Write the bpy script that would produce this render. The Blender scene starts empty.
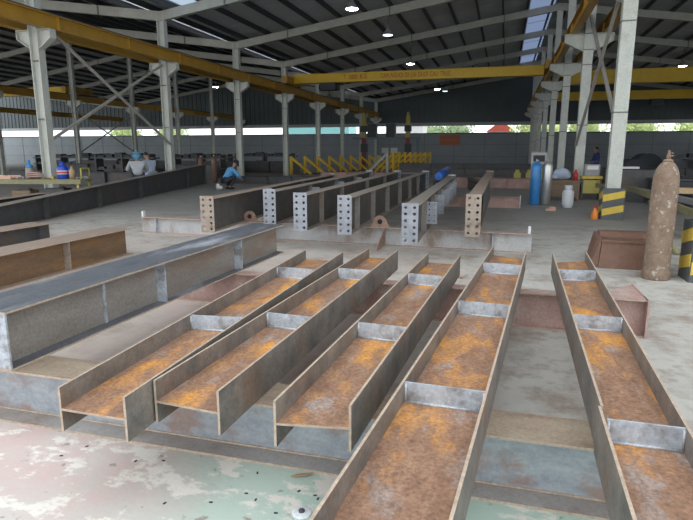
import bpy, bmesh, math, random
from mathutils import Vector, Matrix
random.seed(7)
S = bpy.context.scene
COL = S.collection
PI = math.pi
def R(d): return math.radians(d)

# ------------------------------------------------------------------ materials
MATS = {}
def mat(name, c1, c2=None, scale=6, rough=.6, metal=0., c3=None, s3=2.5, t3=(.5, .62), bump=.0, bscale=40, stretch=(1, 1, 1), f3=1.0, c4=None, s4=9, t4=(.55, .65), emit=None, es=0, detail=8, spec=.5, grain=.22, gscale=55):
    m = bpy.data.materials.new(name); m.use_nodes = True
    nt = m.node_tree; N = nt.nodes; L = nt.links
    b = N['Principled BSDF']
    b.inputs['Roughness'].default_value = rough; b.inputs['Metallic'].default_value = metal
    b.inputs['Specular IOR Level'].default_value = spec
    b.inputs['Base Color'].default_value = (*c1, 1)
    if emit:
        b.inputs['Emission Color'].default_value = (*emit, 1); b.inputs['Emission Strength'].default_value = es
    if c2:
        tc = N.new('ShaderNodeTexCoord'); oi = N.new('ShaderNodeObjectInfo')
        mp = N.new('ShaderNodeMapping'); mp.inputs['Scale'].default_value = stretch
        mu = N.new('ShaderNodeMath'); mu.operation = 'MULTIPLY'; mu.inputs[1].default_value = 37.
        L.new(oi.outputs['Random'], mu.inputs[0]); L.new(mu.outputs[0], mp.inputs['Location'])
        L.new(tc.outputs['Object'], mp.inputs['Vector'])
        def noise(sc, lo, hi, det=detail, ro=.6):
            n = N.new('ShaderNodeTexNoise'); n.inputs['Scale'].default_value = sc; n.inputs['Detail'].default_value = det; n.inputs['Roughness'].default_value = ro
            L.new(mp.outputs[0], n.inputs['Vector'])
            r = N.new('ShaderNodeMapRange'); r.inputs['From Min'].default_value = lo; r.inputs['From Max'].default_value = hi
            L.new(n.outputs[0], r.inputs[0]); return r.outputs[0], n.outputs[0]
        def mix(fac, a, bb):
            x = N.new('ShaderNodeMix'); x.data_type = 'RGBA'
            L.new(fac, x.inputs[0])
            if isinstance(a, tuple): x.inputs[6].default_value = (*a, 1)
            else: L.new(a, x.inputs[6])
            x.inputs[7].default_value = (*bb, 1); return x.outputs[2]
        f, raw = noise(scale, .3, .7); col = mix(f, c1, c2)
        if c3:
            f, _ = noise(s3, *t3)
            if f3 < 1:
                q = N.new('ShaderNodeMath'); q.operation = 'MULTIPLY'; q.inputs[1].default_value = f3; L.new(f, q.inputs[0]); f = q.outputs[0]
            col = mix(f, col, c3)
        if c4:
            f, _ = noise(s4, *t4); col = mix(f, col, c4)
        if grain:
            g = N.new('ShaderNodeTexNoise'); g.inputs['Scale'].default_value = gscale; g.inputs['Detail'].default_value = 5; g.inputs['Roughness'].default_value = .7
            L.new(tc.outputs['Object'], g.inputs['Vector'])
            gr = N.new('ShaderNodeMapRange'); gr.inputs[1].default_value = .3; gr.inputs[2].default_value = .7; gr.inputs[3].default_value = 1 - grain; gr.inputs[4].default_value = 1 + grain
            L.new(g.outputs[0], gr.inputs[0])
            x = N.new('ShaderNodeMix'); x.data_type = 'RGBA'; x.blend_type = 'MULTIPLY'; x.inputs[0].default_value = 1
            L.new(col, x.inputs[6]); L.new(gr.outputs[0], x.inputs[7]); col = x.outputs[2]
        L.new(col, b.inputs['Base Color'])
        if bump:
            _, rw = noise(bscale, .3, .7, 4)
            bp = N.new('ShaderNodeBump'); bp.inputs['Strength'].default_value = bump; bp.inputs['Distance'].default_value = .01
            L.new(rw, bp.inputs['Height']); L.new(bp.outputs[0], b.inputs['Normal'])
    MATS[name] = m; return m

mat('rust_web', (.22, .12, .075), (.33, .195, .125), 11, .72, .0, c3=(.60, .275, .06), s3=3.0, t3=(.5, .66), c4=(.31, .26, .24), s4=4.5, t4=(.56, .70), bump=.12, bscale=90, stretch=(1.7, .75, 1), grain=.42, gscale=60)
mat('mill_flange', (.115, .11, .105), (.27, .235, .205), 6, .55, .15, c3=(.24, .13, .075), s3=3.5, t3=(.5, .75), f3=.75, bump=.08, bscale=120)
mat('mill_edge', (.50, .40, .31), (.36, .28, .22), 25, .55)
mat('stiff_steel', (.40, .455, .52), (.56, .61, .67), 16, .42, .25, c3=(.26, .26, .27), s3=9, t3=(.5, .65), bump=.05, bscale=80)
mat('weld_bead', (.62, .64, .66), (.40, .42, .46), 60, .4, .4, bump=.4, bscale=150)
mat('blue_steel', (.29, .325, .37), (.43, .465, .50), 7, .45, .25, c3=(.33, .22, .17), s3=2.2, t3=(.54, .66), f3=.75, grain=.12, stretch=(.8, 1.6, 3), bump=.05, bscale=60)
mat('tan_steel', (.27, .21, .155), (.34, .28, .21), 8, .6, .1, c3=(.22, .16, .12), s3=4, t3=(.5, .65), stretch=(3, .6, 1))
mat('dark_flange', (.085, .095, .115), (.15, .16, .18), 6, .42, .25, c3=(.46, .49, .55), s3=1.3, t3=(.55, .68), f3=.8, stretch=(2.5, .6, 1), grain=.35)
mat('box_web', (.25, .225, .20), (.33, .31, .285), 5, .5, .2, c3=(.27, .15, .09), s3=2.2, t3=(.5, .7), f3=.7, stretch=(1, .5, 1.6))
mat('brown_web', (.15, .10, .065), (.24, .145, .075), 5, .6, .1, c3=(.30, .17, .07), s3=3, t3=(.5, .68), stretch=(1, .35, 3))
mat('brown_flange', (.25, .19, .155), (.33, .26, .21), 7, .6, .1, stretch=(2, .4, 1))
mat('pink_steel', (.36, .22, .19), (.46, .32, .285), 4, .6, .1, c3=(.52, .46, .43), s3=2, t3=(.55, .7), f3=.7)
mat('dark_steel', (.06, .062, .066), (.10, .10, .105), 5, .5, .2, c3=(.13, .095, .075), s3=2, t3=(.52, .7), f3=.7)
mat('ash_steel', (.33, .315, .305), (.42, .40, .385), 6, .6, .1, c3=(.28, .23, .20), s3=3, t3=(.5, .65), grain=.15)
mat('mid_steel', (.085, .083, .08), (.15, .143, .135), 5, .5, .2, c3=(.17, .12, .09), s3=2, t3=(.52, .7), f3=.6)
mat('grey_flange', (.22, .20, .185), (.30, .275, .25), 9, .5, .15, c3=(.27, .19, .14), s3=1.5, t3=(.5, .7), f3=.7)
mat('plate_grey', (.25, .27, .31), (.36, .385, .43), 9, .42, .3)
mat('plate_rust', (.27, .22, .18), (.38, .32, .27), 12, .6, .1, c3=(.17, .12, .09), s3=8, t3=(.55, .68))
mat('pale_support', (.40, .41, .42), (.55, .55, .55), 3, .55, .1, c3=(.30, .235, .19), s3=2.5, t3=(.5, .68), stretch=(2, 1, .7))
mat('rusty_lug', (.42, .30, .24), (.29, .17, .125), 10, .7)
mat('column_paint', (.50, .52, .48), (.58, .60, .55), 4, .5, 0, c3=(.40, .40, .36), s3=5, t3=(.56, .72), f3=.6)
mat('column_seam', (.16, .16, .15))
mat('rafter_paint', (.36, .36, .32), (.43, .43, .38), 4, .6)
mat('purlin', (.045, .05, .055), None, rough=.6)
mat('roof_sheet', (.50, .535, .56), (.57, .60, .625), 1.2, .55, .1)
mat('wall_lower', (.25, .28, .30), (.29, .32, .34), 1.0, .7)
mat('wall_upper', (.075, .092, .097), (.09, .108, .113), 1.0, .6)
mat('wall_line', (.16, .18, .19))
mat('crane_yellow', (.80, .52, .025), (.70, .45, .03), 3, .45)
mat('runway_yellow', (.48, .27, .03), (.38, .21, .03), 2, .5, c3=(.2, .1, .04), s3=1.5, t3=(.6, .75))
mat('crane_red', (.45, .07, .015))
mat('trolley_dark', (.035, .04, .05), None, rough=.5)
mat('brace_paint', (.36, .34, .31), (.42, .40, .36), 5, .6)
mat('safety_yellow', (.72, .53, .07), (.60, .44, .08), 6, .55)
mat('safety_black', (.075, .09, .095), (.11, .12, .125), 6, .55)
mat('cyl_rust', (.17, .115, .08), (.25, .185, .14), 11, .85, 0, c3=(.42, .37, .31), s3=16, t3=(.58, .68), c4=(.19, .115, .08), s4=4, t4=(.55, .7), bump=.3, bscale=40)
mat('cyl_blue', (.03, .19, .50), (.05, .24, .56), 6, .35)
mat('steel_bright', (.48, .48, .46), (.60, .60, .58), 5, .3, .7)
mat('white_paint', (.62, .66, .70), (.70, .73, .77), 5, .4)
mat('bin_rust', (.16, .085, .06), (.22, .125, .09), 6, .55, .15, c3=(.36, .26, .22), s3=3, t3=(.62, .72), f3=.6, bump=.1, bscale=30)
mat('wood', (.36, .25, .14), (.45, .33, .19), 4, .7, stretch=(.4, 6, 6))
mat('dark_wood', (.19, .13, .085), (.25, .18, .12), 4, .7, stretch=(.4, 6, 6))
mat('drum_blue', (.015, .05, .38), (.02, .07, .45), 4, .35)
mat('label_red', (.65, .08, .07)); mat('label_white', (.75, .75, .75))
mat('grey_paint', (.30, .31, .32), (.36, .37, .38), 5, .5)
mat('olive', (.20, .19, .10), (.27, .25, .14), 5, .55)
mat('yellow_frame', (.50, .44, .10), (.40, .34, .08), 5, .55)
mat('salmon', (.62, .33, .23), (.55, .40, .33), 9, .7)
mat('red_paint', (.50, .03, .025), None, rough=.45)
mat('maroon', (.20, .025, .03), (.26, .04, .04), 4, .5)
mat('teal_grey', (.16, .22, .25), None, rough=.6)
mat('black_rubber', (.02, .02, .022), None, rough=.6)
mat('orange_plastic', (.75, .22, .04), None, rough=.45)
mat('sign_orange', (.42, .11, .045), None, rough=.5)
mat('pipe_blue', (.02, .12, .55), (.03, .16, .62), 5, .35)
mat('skin', (.42, .24, .16), None, rough=.55); mat('hair', (.02, .017, .015), None, rough=.6)
mat('cloth_blue', (.10, .36, .70), (.16, .45, .80), 9, .8); mat('cloth_grey', (.42, .44, .47), (.50, .52, .55), 9, .85)
mat('cloth_navy', (.025, .035, .14), (.035, .045, .18), 9, .8); mat('cloth_dark', (.03, .033, .045), (.05, .053, .065), 9, .8)
mat('cloth_pale', (.40, .48, .62), (.48, .56, .68), 9, .8); mat('hat_blue', (.10, .27, .42), (.16, .36, .52), 9, .8)
mat('lamp_shade', (.45, .47, .50), None, rough=.4, metal=.5)
mat('lamp_on', (1, 1, 1), emit=(1., 1., .97), es=28)
mat('lamp_off', (.8, .85, .9), emit=(.75, .88, 1.), es=1.6)
mat('leaf_dark', (.22, .33, .16), (.38, .46, .28), 2, .7); mat('leaf_light', (.50, .62, .24), (.66, .74, .38), 2, .7)
mat('house_white', (.75, .76, .75), None, rough=.7); mat('house_red', (.55, .10, .07), None, rough=.6); mat('turquoise', (.30, .62, .62), None, rough=.5)
mat('dry_leaf', (.30, .19, .11), (.38, .26, .16), 20, .8); mat('slag', (.02, .02, .02), None, rough=.5)
mat('ground_out', (.30, .29, .27), (.36, .35, .32), 2, .9)

def skylight_mat():
    m = bpy.data.materials.new('skylight_sheet'); m.use_nodes = True; nt = m.node_tree; N = nt.nodes
    N.remove(N['Principled BSDF']); t = N.new('ShaderNodeBsdfTranslucent'); t.inputs[0].default_value = (.10, .125, .19, 1)
    nt.links.new(t.outputs[0], N['Material Output'].inputs[0]); MATS['skylight'] = m
    m2 = m.copy(); m2.name = 'clear_sheet'; MATS['clear_sheet'] = m2
    for n in m2.node_tree.nodes:
        if n.type == 'BSDF_TRANSLUCENT': n.inputs[0].default_value = (.9, .92, .95, 1)
    m3 = m.copy(); m3.name = 'pale_sheet'; MATS['skylight_pale'] = m3
    for n in m3.node_tree.nodes:
        if n.type == 'BSDF_TRANSLUCENT': n.inputs[0].default_value = (.24, .29, .36, 1)
skylight_mat()

def floor_mat():
    m = bpy.data.materials.new('shop_floor'); m.use_nodes = True; nt = m.node_tree; N = nt.nodes; L = nt.links
    b = N['Principled BSDF']; b.inputs['Roughness'].default_value = .75
    tc = N.new('ShaderNodeTexCoord'); P = tc.outputs['Object']
    sx = N.new('ShaderNodeSeparateXYZ'); L.new(P, sx.inputs[0])
    def noise(sc, lo, hi, det=7, ro=.62, st=None):
        n = N.new('ShaderNodeTexNoise'); n.inputs['Scale'].default_value = sc; n.inputs['Detail'].default_value = det; n.inputs['Roughness'].default_value = ro
        if st:
            mp = N.new('ShaderNodeMapping'); mp.inputs['Scale'].default_value = st; mp.inputs['Location'].default_value = (3.1, 7.7, 0); L.new(P, mp.inputs[0]); L.new(mp.outputs[0], n.inputs[0])
        else: L.new(P, n.inputs[0])
        r = N.new('ShaderNodeMapRange'); r.inputs[1].default_value = lo; r.inputs[2].default_value = hi; L.new(n.outputs[0], r.inputs[0]); return r.outputs[0]
    def ramp(v, lo, hi):
        r = N.new('ShaderNodeMapRange'); r.inputs[1].default_value = lo; r.inputs[2].default_value = hi; L.new(v, r.inputs[0]); return r.outputs[0]
    def math_(op, a, c):
        q = N.new('ShaderNodeMath'); q.operation = op
        for i, v in enumerate((a, c)):
            if isinstance(v, (int, float)): q.inputs[i].default_value = v
            else: L.new(v, q.inputs[i])
        return q.outputs[0]
    def mix(f, a, c):
        x = N.new('ShaderNodeMix'); x.data_type = 'RGBA'; L.new(f, x.inputs[0])
        for i, v in ((6, a), (7, c)):
            if isinstance(v, tuple): x.inputs[i].default_value = (*v, 1)
            else: L.new(v, x.inputs[i])
        return x.outputs[2]
    conc = mix(noise(1.3, .3, .7), (.40, .39, .36), (.52, .51, .475))
    conc = mix(noise(9, .52, .72), conc, (.31, .295, .27))
    # brown dirt lying on the concrete
    conc = mix(math_('MULTIPLY', noise(1.7, .49, .62, 10, .72), .85), conc, (.27, .215, .175))
    # pinkish dust between the stacks on the left
    dx = math_('MULTIPLY', ramp(sx.outputs[0], .2, -1.6), ramp(sx.outputs[1], 9.5, 6.0))
    conc = mix(math_('MULTIPLY', dx, noise(1.1, .25, .6)), conc, (.50, .41, .37))
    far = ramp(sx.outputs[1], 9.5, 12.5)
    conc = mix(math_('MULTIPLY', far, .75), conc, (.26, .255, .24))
    paint = mix(ramp(math_('ADD', sx.outputs[0], math_('MULTIPLY', noise(1.5, .3, .7), .9)), -1.45, -.6), (.54, .42, .40), (.44, .52, .47))
    paint = mix(noise(2.2, .45, .75), paint, (.52, .54, .50))
    paint = mix(ramp(sx.outputs[0], -1.35, -.6), paint, (.41, .535, .465))
    worn = noise(3.6, .525, .575, 9, .66, (1, 1.5, 1))
    paint = mix(worn, paint, (.68, .655, .60))
    paint = mix(noise(11, .62, .68), paint, (.30, .27, .24))
    edge = math_('ADD', sx.outputs[1], math_('MULTIPLY', noise(3, .3, .7), .25))
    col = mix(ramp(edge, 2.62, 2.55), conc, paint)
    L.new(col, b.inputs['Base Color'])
    n = N.new('ShaderNodeTexNoise'); n.inputs['Scale'].default_value = 30; n.inputs['Detail'].default_value = 6; L.new(P, n.inputs[0])
    bp = N.new('ShaderNodeBump'); bp.inputs['Strength'].default_value = .25; bp.inputs['Distance'].default_value = .01
    L.new(n.outputs[0], bp.inputs['Height']); L.new(bp.outputs[0], b.inputs['Normal'])
    MATS['floor'] = m
floor_mat()

# ------------------------------------------------------------------ mesh helpers
class MB:
    def __init__(s): s.v = []; s.f = []; s.m = []; s.sm = []
    def hexa(s, p, mi=0, top=None):
        k = len(s.v); s.v += [tuple(q) for q in p]
        for n, f in enumerate(((3, 2, 1, 0), (4, 5, 6, 7), (0, 1, 5, 4), (1, 2, 6, 5), (2, 3, 7, 6), (3, 0, 4, 7))):
            s.f.append([k + i for i in f]); s.m.append(top if (n == 1 and top is not None) else mi); s.sm.append(False)
        return s
    def box(s, x0, x1, y0, y1, z0, z1, mi=0, top=None):
        return s.hexa([(x0, y0, z0), (x1, y0, z0), (x1, y1, z0), (x0, y1, z0), (x0, y0, z1), (x1, y0, z1), (x1, y1, z1), (x0, y1, z1)], mi, top)
    def bar(s, a, b, w, h=None, mi=0, up=(0, 0, 1)):
        h = h or w; a = Vector(a); b = Vector(b); d = (b - a).normalized(); u = Vector(up)
        if abs(d.dot(u)) > .98: u = Vector((1, 0, 0))
        sd = d.cross(u).normalized() * w / 2; u2 = sd.cross(d).normalized() * h / 2
        return s.hexa([a - sd - u2, a + sd - u2, b + sd - u2, b - sd - u2, a - sd + u2, a + sd + u2, b + sd + u2, b - sd + u2], mi)
    def tube(s, pts, r, n=10, mi=0, caps=True):
        pts = [Vector(p) for p in pts]; rs = r if isinstance(r, (list, tuple)) else [r] * len(pts); k = len(s.v); pu = None
        for i, p in enumerate(pts):
            d = (pts[min(i + 1, len(pts) - 1)] - pts[max(i - 1, 0)]).normalized()
            u = pu if pu is not None else (Vector((0, 0, 1)) if abs(d.z) < .9 else Vector((1, 0, 0)))
            sd = d.cross(u).normalized(); u = sd.cross(d).normalized(); pu = u
            for j in range(n):
                a = 2 * PI * j / n; s.v.append(tuple(p + (sd * math.cos(a) + u * math.sin(a)) * rs[i]))
        for i in range(len(pts) - 1):
            for j in range(n):
                a = k + i * n + j; b = k + i * n + (j + 1) % n; s.f.append([a, b, b + n, a + n]); s.m.append(mi); s.sm.append(True)
        if caps:
            s.f.append([k + j for j in range(n)][::-1]); s.m.append(mi); s.sm.append(False)
            e = k + (len(pts) - 1) * n; s.f.append([e + j for j in range(n)]); s.m.append(mi); s.sm.append(False)
        return s
    def lathe(s, prof, n=24, c=(0, 0, 0), mi=0):
        return s.tube([(c[0], c[1], c[2] + z) for r, z in prof], [max(r, .0005) for r, z in prof], n, mi)
    def ball(s, c, r, n=12, mi=0):
        r = r if isinstance(r, (tuple, list)) else (r, r, r); k = len(s.v); m = n // 2
        for i in range(m + 1):
            t = PI * i / m
            for j in range(n):
                a = 2 * PI * j / n; s.v.append((c[0] + r[0] * math.sin(t) * math.cos(a), c[1] + r[1] * math.sin(t) * math.sin(a), c[2] - r[2] * math.cos(t)))
        for i in range(m):
            for j in range(n):
                a = k + i * n + j; b = k + i * n + (j + 1) % n; s.f.append([a, b, b + n, a + n]); s.m.append(mi); s.sm.append(True)
        return s
    def prism(s, poly, axis, t0, t1, mi=0):
        """polygon of 2-D points extruded along axis 'x','y' or 'z'"""
        def P(a, b, t): return {'x': (t, a, b), 'y': (a, t, b), 'z': (a, b, t)}[axis]
        k = len(s.v); n = len(poly)
        s.v += [P(a, b, t0) for a, b in poly] + [P(a, b, t1) for a, b in poly]
        s.f += [[k + i for i in range(n)], [k + n + i for i in range(n)][::-1]] + [[k + i, k + n + i, k + n + (i + 1) % n, k + (i + 1) % n] for i in range(n)]
        s.m += [mi] * (n + 2); s.sm += [False] * (n + 2); return s
    def xf(s, M):
        s.v = [tuple(M @ Vector(v)) for v in s.v]; return s
    def build(s, name, mats, parent=None, loc=None, bevel=0):
        me = bpy.data.meshes.new(name); me.from_pydata(s.v, [], s.f)
        mats = mats if isinstance(mats, (list, tuple)) else [mats]
        for x in mats: me.materials.append(MATS[x] if isinstance(x, str) else x)
        for i, p in enumerate(me.polygons): p.material_index = s.m[i]; p.use_smooth = s.sm[i]
        bm = bmesh.new(); bm.from_mesh(me); bmesh.ops.recalc_face_normals(bm, faces=bm.faces)
        if bevel: bmesh.ops.bevel(bm, geom=list(bm.edges), offset=bevel, segments=1, affect='EDGES', clamp_overlap=True)
        bm.to_mesh(me); bm.free()
        o = bpy.data.objects.new(name, me); COL.objects.link(o)
        if parent: o.parent = parent
        if loc: o.location = loc
        return o
def tag(o, label, cat, group=None):
    o['label'] = label; o['category'] = cat
    if group: o['group'] = group
    return o
def thing(name, label, cat, loc=(0, 0, 0), rz=0, group=None):
    o = bpy.data.objects.new(name, None); o.empty_display_size = .1; COL.objects.link(o)
    o.location = loc; o.rotation_euler = (0, 0, rz); return tag(o, label, cat, group)
def struct(o): o['kind'] = 'structure'; return o
def kids(o): return [c for c in list(COL.objects) if c.parent == o]
def dup(root, loc, label=None, rz=None, sc=None):
    r = root.copy(); COL.objects.link(r); r.location = loc
    if rz is not None: r.rotation_euler = (0, 0, rz)
    if sc: r.scale = sc
    if label: r['label'] = label
    for ch in kids(root):
        c = ch.copy(); COL.objects.link(c); c.parent = r
        for g in kids(ch):
            d = g.copy(); COL.objects.link(d); d.parent = c
    return r

def holed_plate(mb, w, h, t, cols, rows, pitch_x, z0, pitch_z, r, y0=0):
    """end plate in the XZ plane, thickness along +Y, with real octagonal bolt holes"""
    xs = [-w / 2]; xc = [(i - (cols - 1) / 2) * pitch_x for i in range(cols)]
    for i in range(cols - 1): xs.append((xc[i] + xc[i + 1]) / 2)
    xs.append(w / 2)
    zc = [z0 + j * pitch_z for j in range(rows)]; zs = [0] + [(zc[j] + zc[j + 1]) / 2 for j in range(rows - 1)] + [h]
    def quad(ids, mi=0, sm=False): mb.f.append(ids); mb.m.append(mi); mb.sm.append(sm)
    for i in range(cols):
        for j in range(rows):
            k = len(mb.v); n = 8
            sq = []
            for q in range(n):
                a = 2 * PI * q / n + PI / 8; cx, cz = math.cos(a), math.sin(a); m = max(abs(cx), abs(cz)); cx /= m; cz /= m
                X = xc[i] + (cx * (xs[i + 1] - xc[i]) if cx > 0 else cx * (xc[i] - xs[i])); Zz = zc[j] + (cz * (zs[j + 1] - zc[j]) if cz > 0 else cz * (zc[j] - zs[j]))
                sq.append((X, Zz))
            # corners replace nearest pairs: use 12-gon outline
            ci = [(2 * PI * q / n + PI / 8) for q in range(n)]
            hole = [(xc[i] + r * math.cos(a), zc[j] + r * math.sin(a)) for a in ci]
            for y in (y0, y0 + t):
                mb.v += [(x, y, z) for x, z in sq] + [(x, y, z) for x, z in hole]
            cor = {0: (xs[i + 1], zs[j + 1]), 2: (xs[i], zs[j + 1]), 4: (xs[i], zs[j]), 6: (xs[i + 1], zs[j])}
            for q in range(n):
                b = (q + 1) % n
                for off in (0, 16): quad([k + off + q, k + off + b, k + off + 8 + b, k + off + 8 + q])
                quad([k + 8 + q, k + 8 + b, k + 24 + b, k + 24 + q])
                if q in cor:
                    for y, off in ((y0, 0), (y0 + t, 16)):
                        mb.v.append((cor[q][0], y, cor[q][1])); quad([k + off + q, len(mb.v) - 1, k + off + b])
    # rim
    for a, b in (((-w / 2, 0), (w / 2, 0)), ((w / 2, 0), (w / 2, h)), ((w / 2, h), (-w / 2, h)), ((-w / 2, h), (-w / 2, 0))):
        k = len(mb.v); mb.v += [(a[0], y0, a[1]), (b[0], y0, b[1]), (b[0], y0 + t, b[1]), (a[0], y0 + t, a[1])]; quad([k, k + 1, k + 2, k + 3])
    return mb

# ------------------------------------------------------------------ camera, world
cam = bpy.data.cameras.new('camera'); cam.sensor_width = 36; cam.lens = 36 * 550 / 693; cam.clip_end = 400
co = bpy.data.objects.new('camera', cam); COL.objects.link(co)
co.location = (0, 0, 1.5); co.rotation_euler = (R(90 - 11.2097), 0, R(15.7847)); S.camera = co
w = bpy.data.worlds.new('overcast_sky'); S.world = w; w.use_nodes = True
bg = w.node_tree.nodes['Background']; bg.inputs[0].default_value = (.93, .97, 1.0, 1); bg.inputs[1].default_value = 1.0
S.view_settings.view_transform = 'Standard'; S.view_settings.look = 'None'; S.view_settings.gamma = 1; S.view_settings.use_curve_mapping = False
S.view_settings.exposure = 1.1

# ------------------------------------------------------------------ building
XR, XL, XL2 = 2.35, -12.92, -28.2
PITCH = .145
YF = [13.46 + 6.2 * (n - 1) for n in range(0, 9)]       # frames 0..8
YB = 57.5; Y0 = 6.6
ZV = 6.95; ZR = ZV + (XR - XL) * PITCH                    # roof sheet at valley / ridge
SLOPES = [(XL, ZV, XR, ZR), (XR, ZR, 2 * XR - XL, ZV), (XL2, ZR, XL, ZV), (XL2 - 15.28, ZV, XL2, ZR), (XL2 - 30.56, ZR, XL2 - 15.28, ZV)]

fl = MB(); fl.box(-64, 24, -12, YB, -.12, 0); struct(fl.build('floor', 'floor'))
og = MB(); og.box(-120, 90, YB, 140, -.15, -.02); struct(og.build('trim_1', 'ground_out'))
# back wall: low wall, open band, upper cladding
wl = MB(); wl.box(-64, 17.7, YB, YB + .2, 0, 3.28)
for x in range(-62, 18, 3): wl.box(x, x + .05, YB - .02, YB, 0, 3.28, 1)
for z in (.95, 2.1): wl.box(-64, 17.7, YB - .02, YB, z, z + .04, 1)
struct(wl.build('wall_back', ['wall_lower', 'wall_line']))
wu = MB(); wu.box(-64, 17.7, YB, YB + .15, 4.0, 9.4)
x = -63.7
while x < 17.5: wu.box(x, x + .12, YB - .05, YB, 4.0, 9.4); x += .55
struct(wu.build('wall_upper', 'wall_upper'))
st = MB(); st.box(-64, 17.7, YB - .12, YB - .0, 3.98, 4.3); struct(st.build('trim_2', 'grey_paint'))
sl = MB(); sl.box(-64, 17.7, YB - .08, YB + .25, 3.2, 3.29); struct(sl.build('trim_3', 'purlin'))
wr = MB(); wr.box(17.7, 17.9, Y0, YB, 0, 3.28); wr.box(17.7, 17.85, Y0, YB, 4.0, 7.2); struct(wr.build('wall_right', 'wall_lower'))

tn = 4
SKY = {0: [(XL + .5, XL + 3.2, 'skylight_near'), (XR - 1.5, XR - .2, 'skylight')]}
for i, (xa, za, xb, zb) in enumerate(SLOPES):
    def zz(x): return za + (zb - za) * (x - xa) / (xb - xa)
    cuts = [xa]; segs = []
    for a, b, mt in SKY.get(i, []):
        segs.append((cuts[-1], a, 'roof_sheet')); segs.append((a, b, mt)); cuts.append(b)
    segs.append((cuts[-1], xb, 'roof_sheet'))
    if i == 2:
        segs = [(xa, XL - 1.5, 'roof_sheet'), (XL - 1.5, XL - 1.36, 'clear_sheet'), (XL - 1.36, xb, 'roof_sheet')]
    ms = MB(); sky = MB(); kinds = []
    for a, b, mt in segs:
        za_, zb_ = zz(a), zz(b)
        if mt == 'roof_sheet': ms.hexa([(a, Y0, za_), (b, Y0, zb_), (b, YB + .3, zb_), (a, YB + .3, za_), (a, Y0, za_ + .06), (b, Y0, zb_ + .06), (b, YB + .3, zb_ + .06), (a, YB + .3, za_ + .06)])
        else:
            yc = YB + .3
            if mt == 'skylight_near':
                yc = 21.0; mt = 'skylight_pale'
                ms.hexa([(a, yc, za_), (b, yc, zb_), (b, YB + .3, zb_), (a, YB + .3, za_), (a, yc, za_ + .06), (b, yc, zb_ + .06), (b, YB + .3, zb_ + .06), (a, YB + .3, za_ + .06)])
            q = MB(); k = len(q.v); q.v += [(a, Y0, za_ + .03), (b, Y0, zb_ + .03), (b, yc, zb_ + .03), (a, yc, za_ + .03)]; q.f.append([0, 1, 2, 3]); q.m.append(0); q.sm.append(False)
            tn += 1; struct(q.build('trim_%d' % tn, mt))
    # sheet laps across the slope
    y = Y0 + 2
    while y < YB:
        ms.hexa([(xa, y, zz(xa) - .012), (xb, y, zz(xb) - .012), (xb, y + .06, zz(xb) - .012), (xa, y + .06, zz(xa) - .012), (xa, y, zz(xa)), (xb, y, zz(xb)), (xb, y + .06, zz(xb)), (xa, y + .06, zz(xa))], 0); y += 3.1
    struct(ms.build('ceiling' if i == 0 else 'ceiling_%d' % i, 'roof_sheet'))
    n = 12
    for k in range(n + 1):
        x = xa + (xb - xa) * (k + .35) / (n + .7); z = zz(x)
        p = MB(); p.box(x - .04, x + .04, Y0, YB, z - .22, z - .02); tn += 1; struct(p.build('trim_%d' % tn, 'purlin'))
    # rafters
    for Y in YF:
        r = MB(); h = .34; zt = .24
        sx = .2
        r.hexa([(xa, Y - .1, zz(xa) - zt - h), (xb, Y - .1, zz(xb) - zt - h), (xb, Y + .1, zz(xb) - zt - h), (xa, Y + .1, zz(xa) - zt - h), (xa, Y - .1, zz(xa) - zt), (xb, Y - .1, zz(xb) - zt), (xb, Y + .1, zz(xb) - zt), (xa, Y + .1, zz(xa) - zt)])
        for f in (.18, .5, .82):
            x = xa + (xb - xa) * f; z = zz(x) - zt
            r.box(x - .03, x + .03, Y - .13, Y + .13, z - h - .03, z + .0, 1)
        tn += 1; struct(r.build('trim_%d' % tn, ['rafter_paint', 'column_seam']))

# columns
def column(kind, X, Y, ztop, label, group, brk=(1, -1), ped=False):
    t = thing('steel_column', label, 'column', (X, Y, 0), 0, group)
    m = MB(); z0 = .02
    if kind == 'box':
        m.box(-.14, .14, -.12, .12, z0, ztop)
        for z in (2.3, 4.15, 4.6, 5.08): m.box(-.144, .144, -.124, .124, z, z + .03, 1)
    else:
        for sgn in (-1, 1): m.box(sgn * .14 - .012, sgn * .14 + .012, -.12, .12, z0, ztop)
        m.box(-.128, .128, -.012, .012, z0, ztop)
        for z in (2.4, 4.0): m.box(-.128, .128, -.115, .115, z, z + .02, 1)
    m.build('shaft', ['column_paint', 'column_seam'], t)
    b = MB(); b.box(-.19, .19, -.18, .18, 0, .025); b.build('base_plate', 'grey_paint', t)
    for sg in brk:
        zt, xe, xi = (5.10, .70, .14) if kind == 'box' else (4.84, .58, .13)
        k = MB(); k.prism([(sg * xi, zt), (sg * xe, zt), (sg * xe, zt - .24), (sg * xi, zt - .52)], 'y', -.012, .012)
        k.box(min(sg * xi, sg * xe), max(sg * xi, sg * xe), -.12, .12, zt - .02, zt); k.bar((sg * xe, 0, zt - .24), (sg * xi, 0, zt - .52), .22, .02)
        k.bar((sg * xe, 0, zt - .24), (sg * xe, 0, zt - .01), .22, .02)
        k.build('bracket', 'column_paint', t)
    return t
ordn = ['nearest', 'second', 'third', 'fourth', 'fifth', 'sixth', 'seventh', 'eighth', 'ninth']
for n, Y in enumerate(YF):
    if n == 0:
        column('box', XR, Y, ZR - .6, 'pale grey column just right of the picture edge, striped box at its foot', 'columns of the right row')
        continue
    extra = {1: 'pale grey square column standing in a low black and yellow striped box', 2: 'pale column behind the welding machine, second of the right row, braced near its foot'}
    column('box', XR, Y, ZR - .6, extra.get(n, 'pale grey bracketed column, %s of the right row counted from the camera' % ordn[n - 1]), 'columns of the right row')
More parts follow.
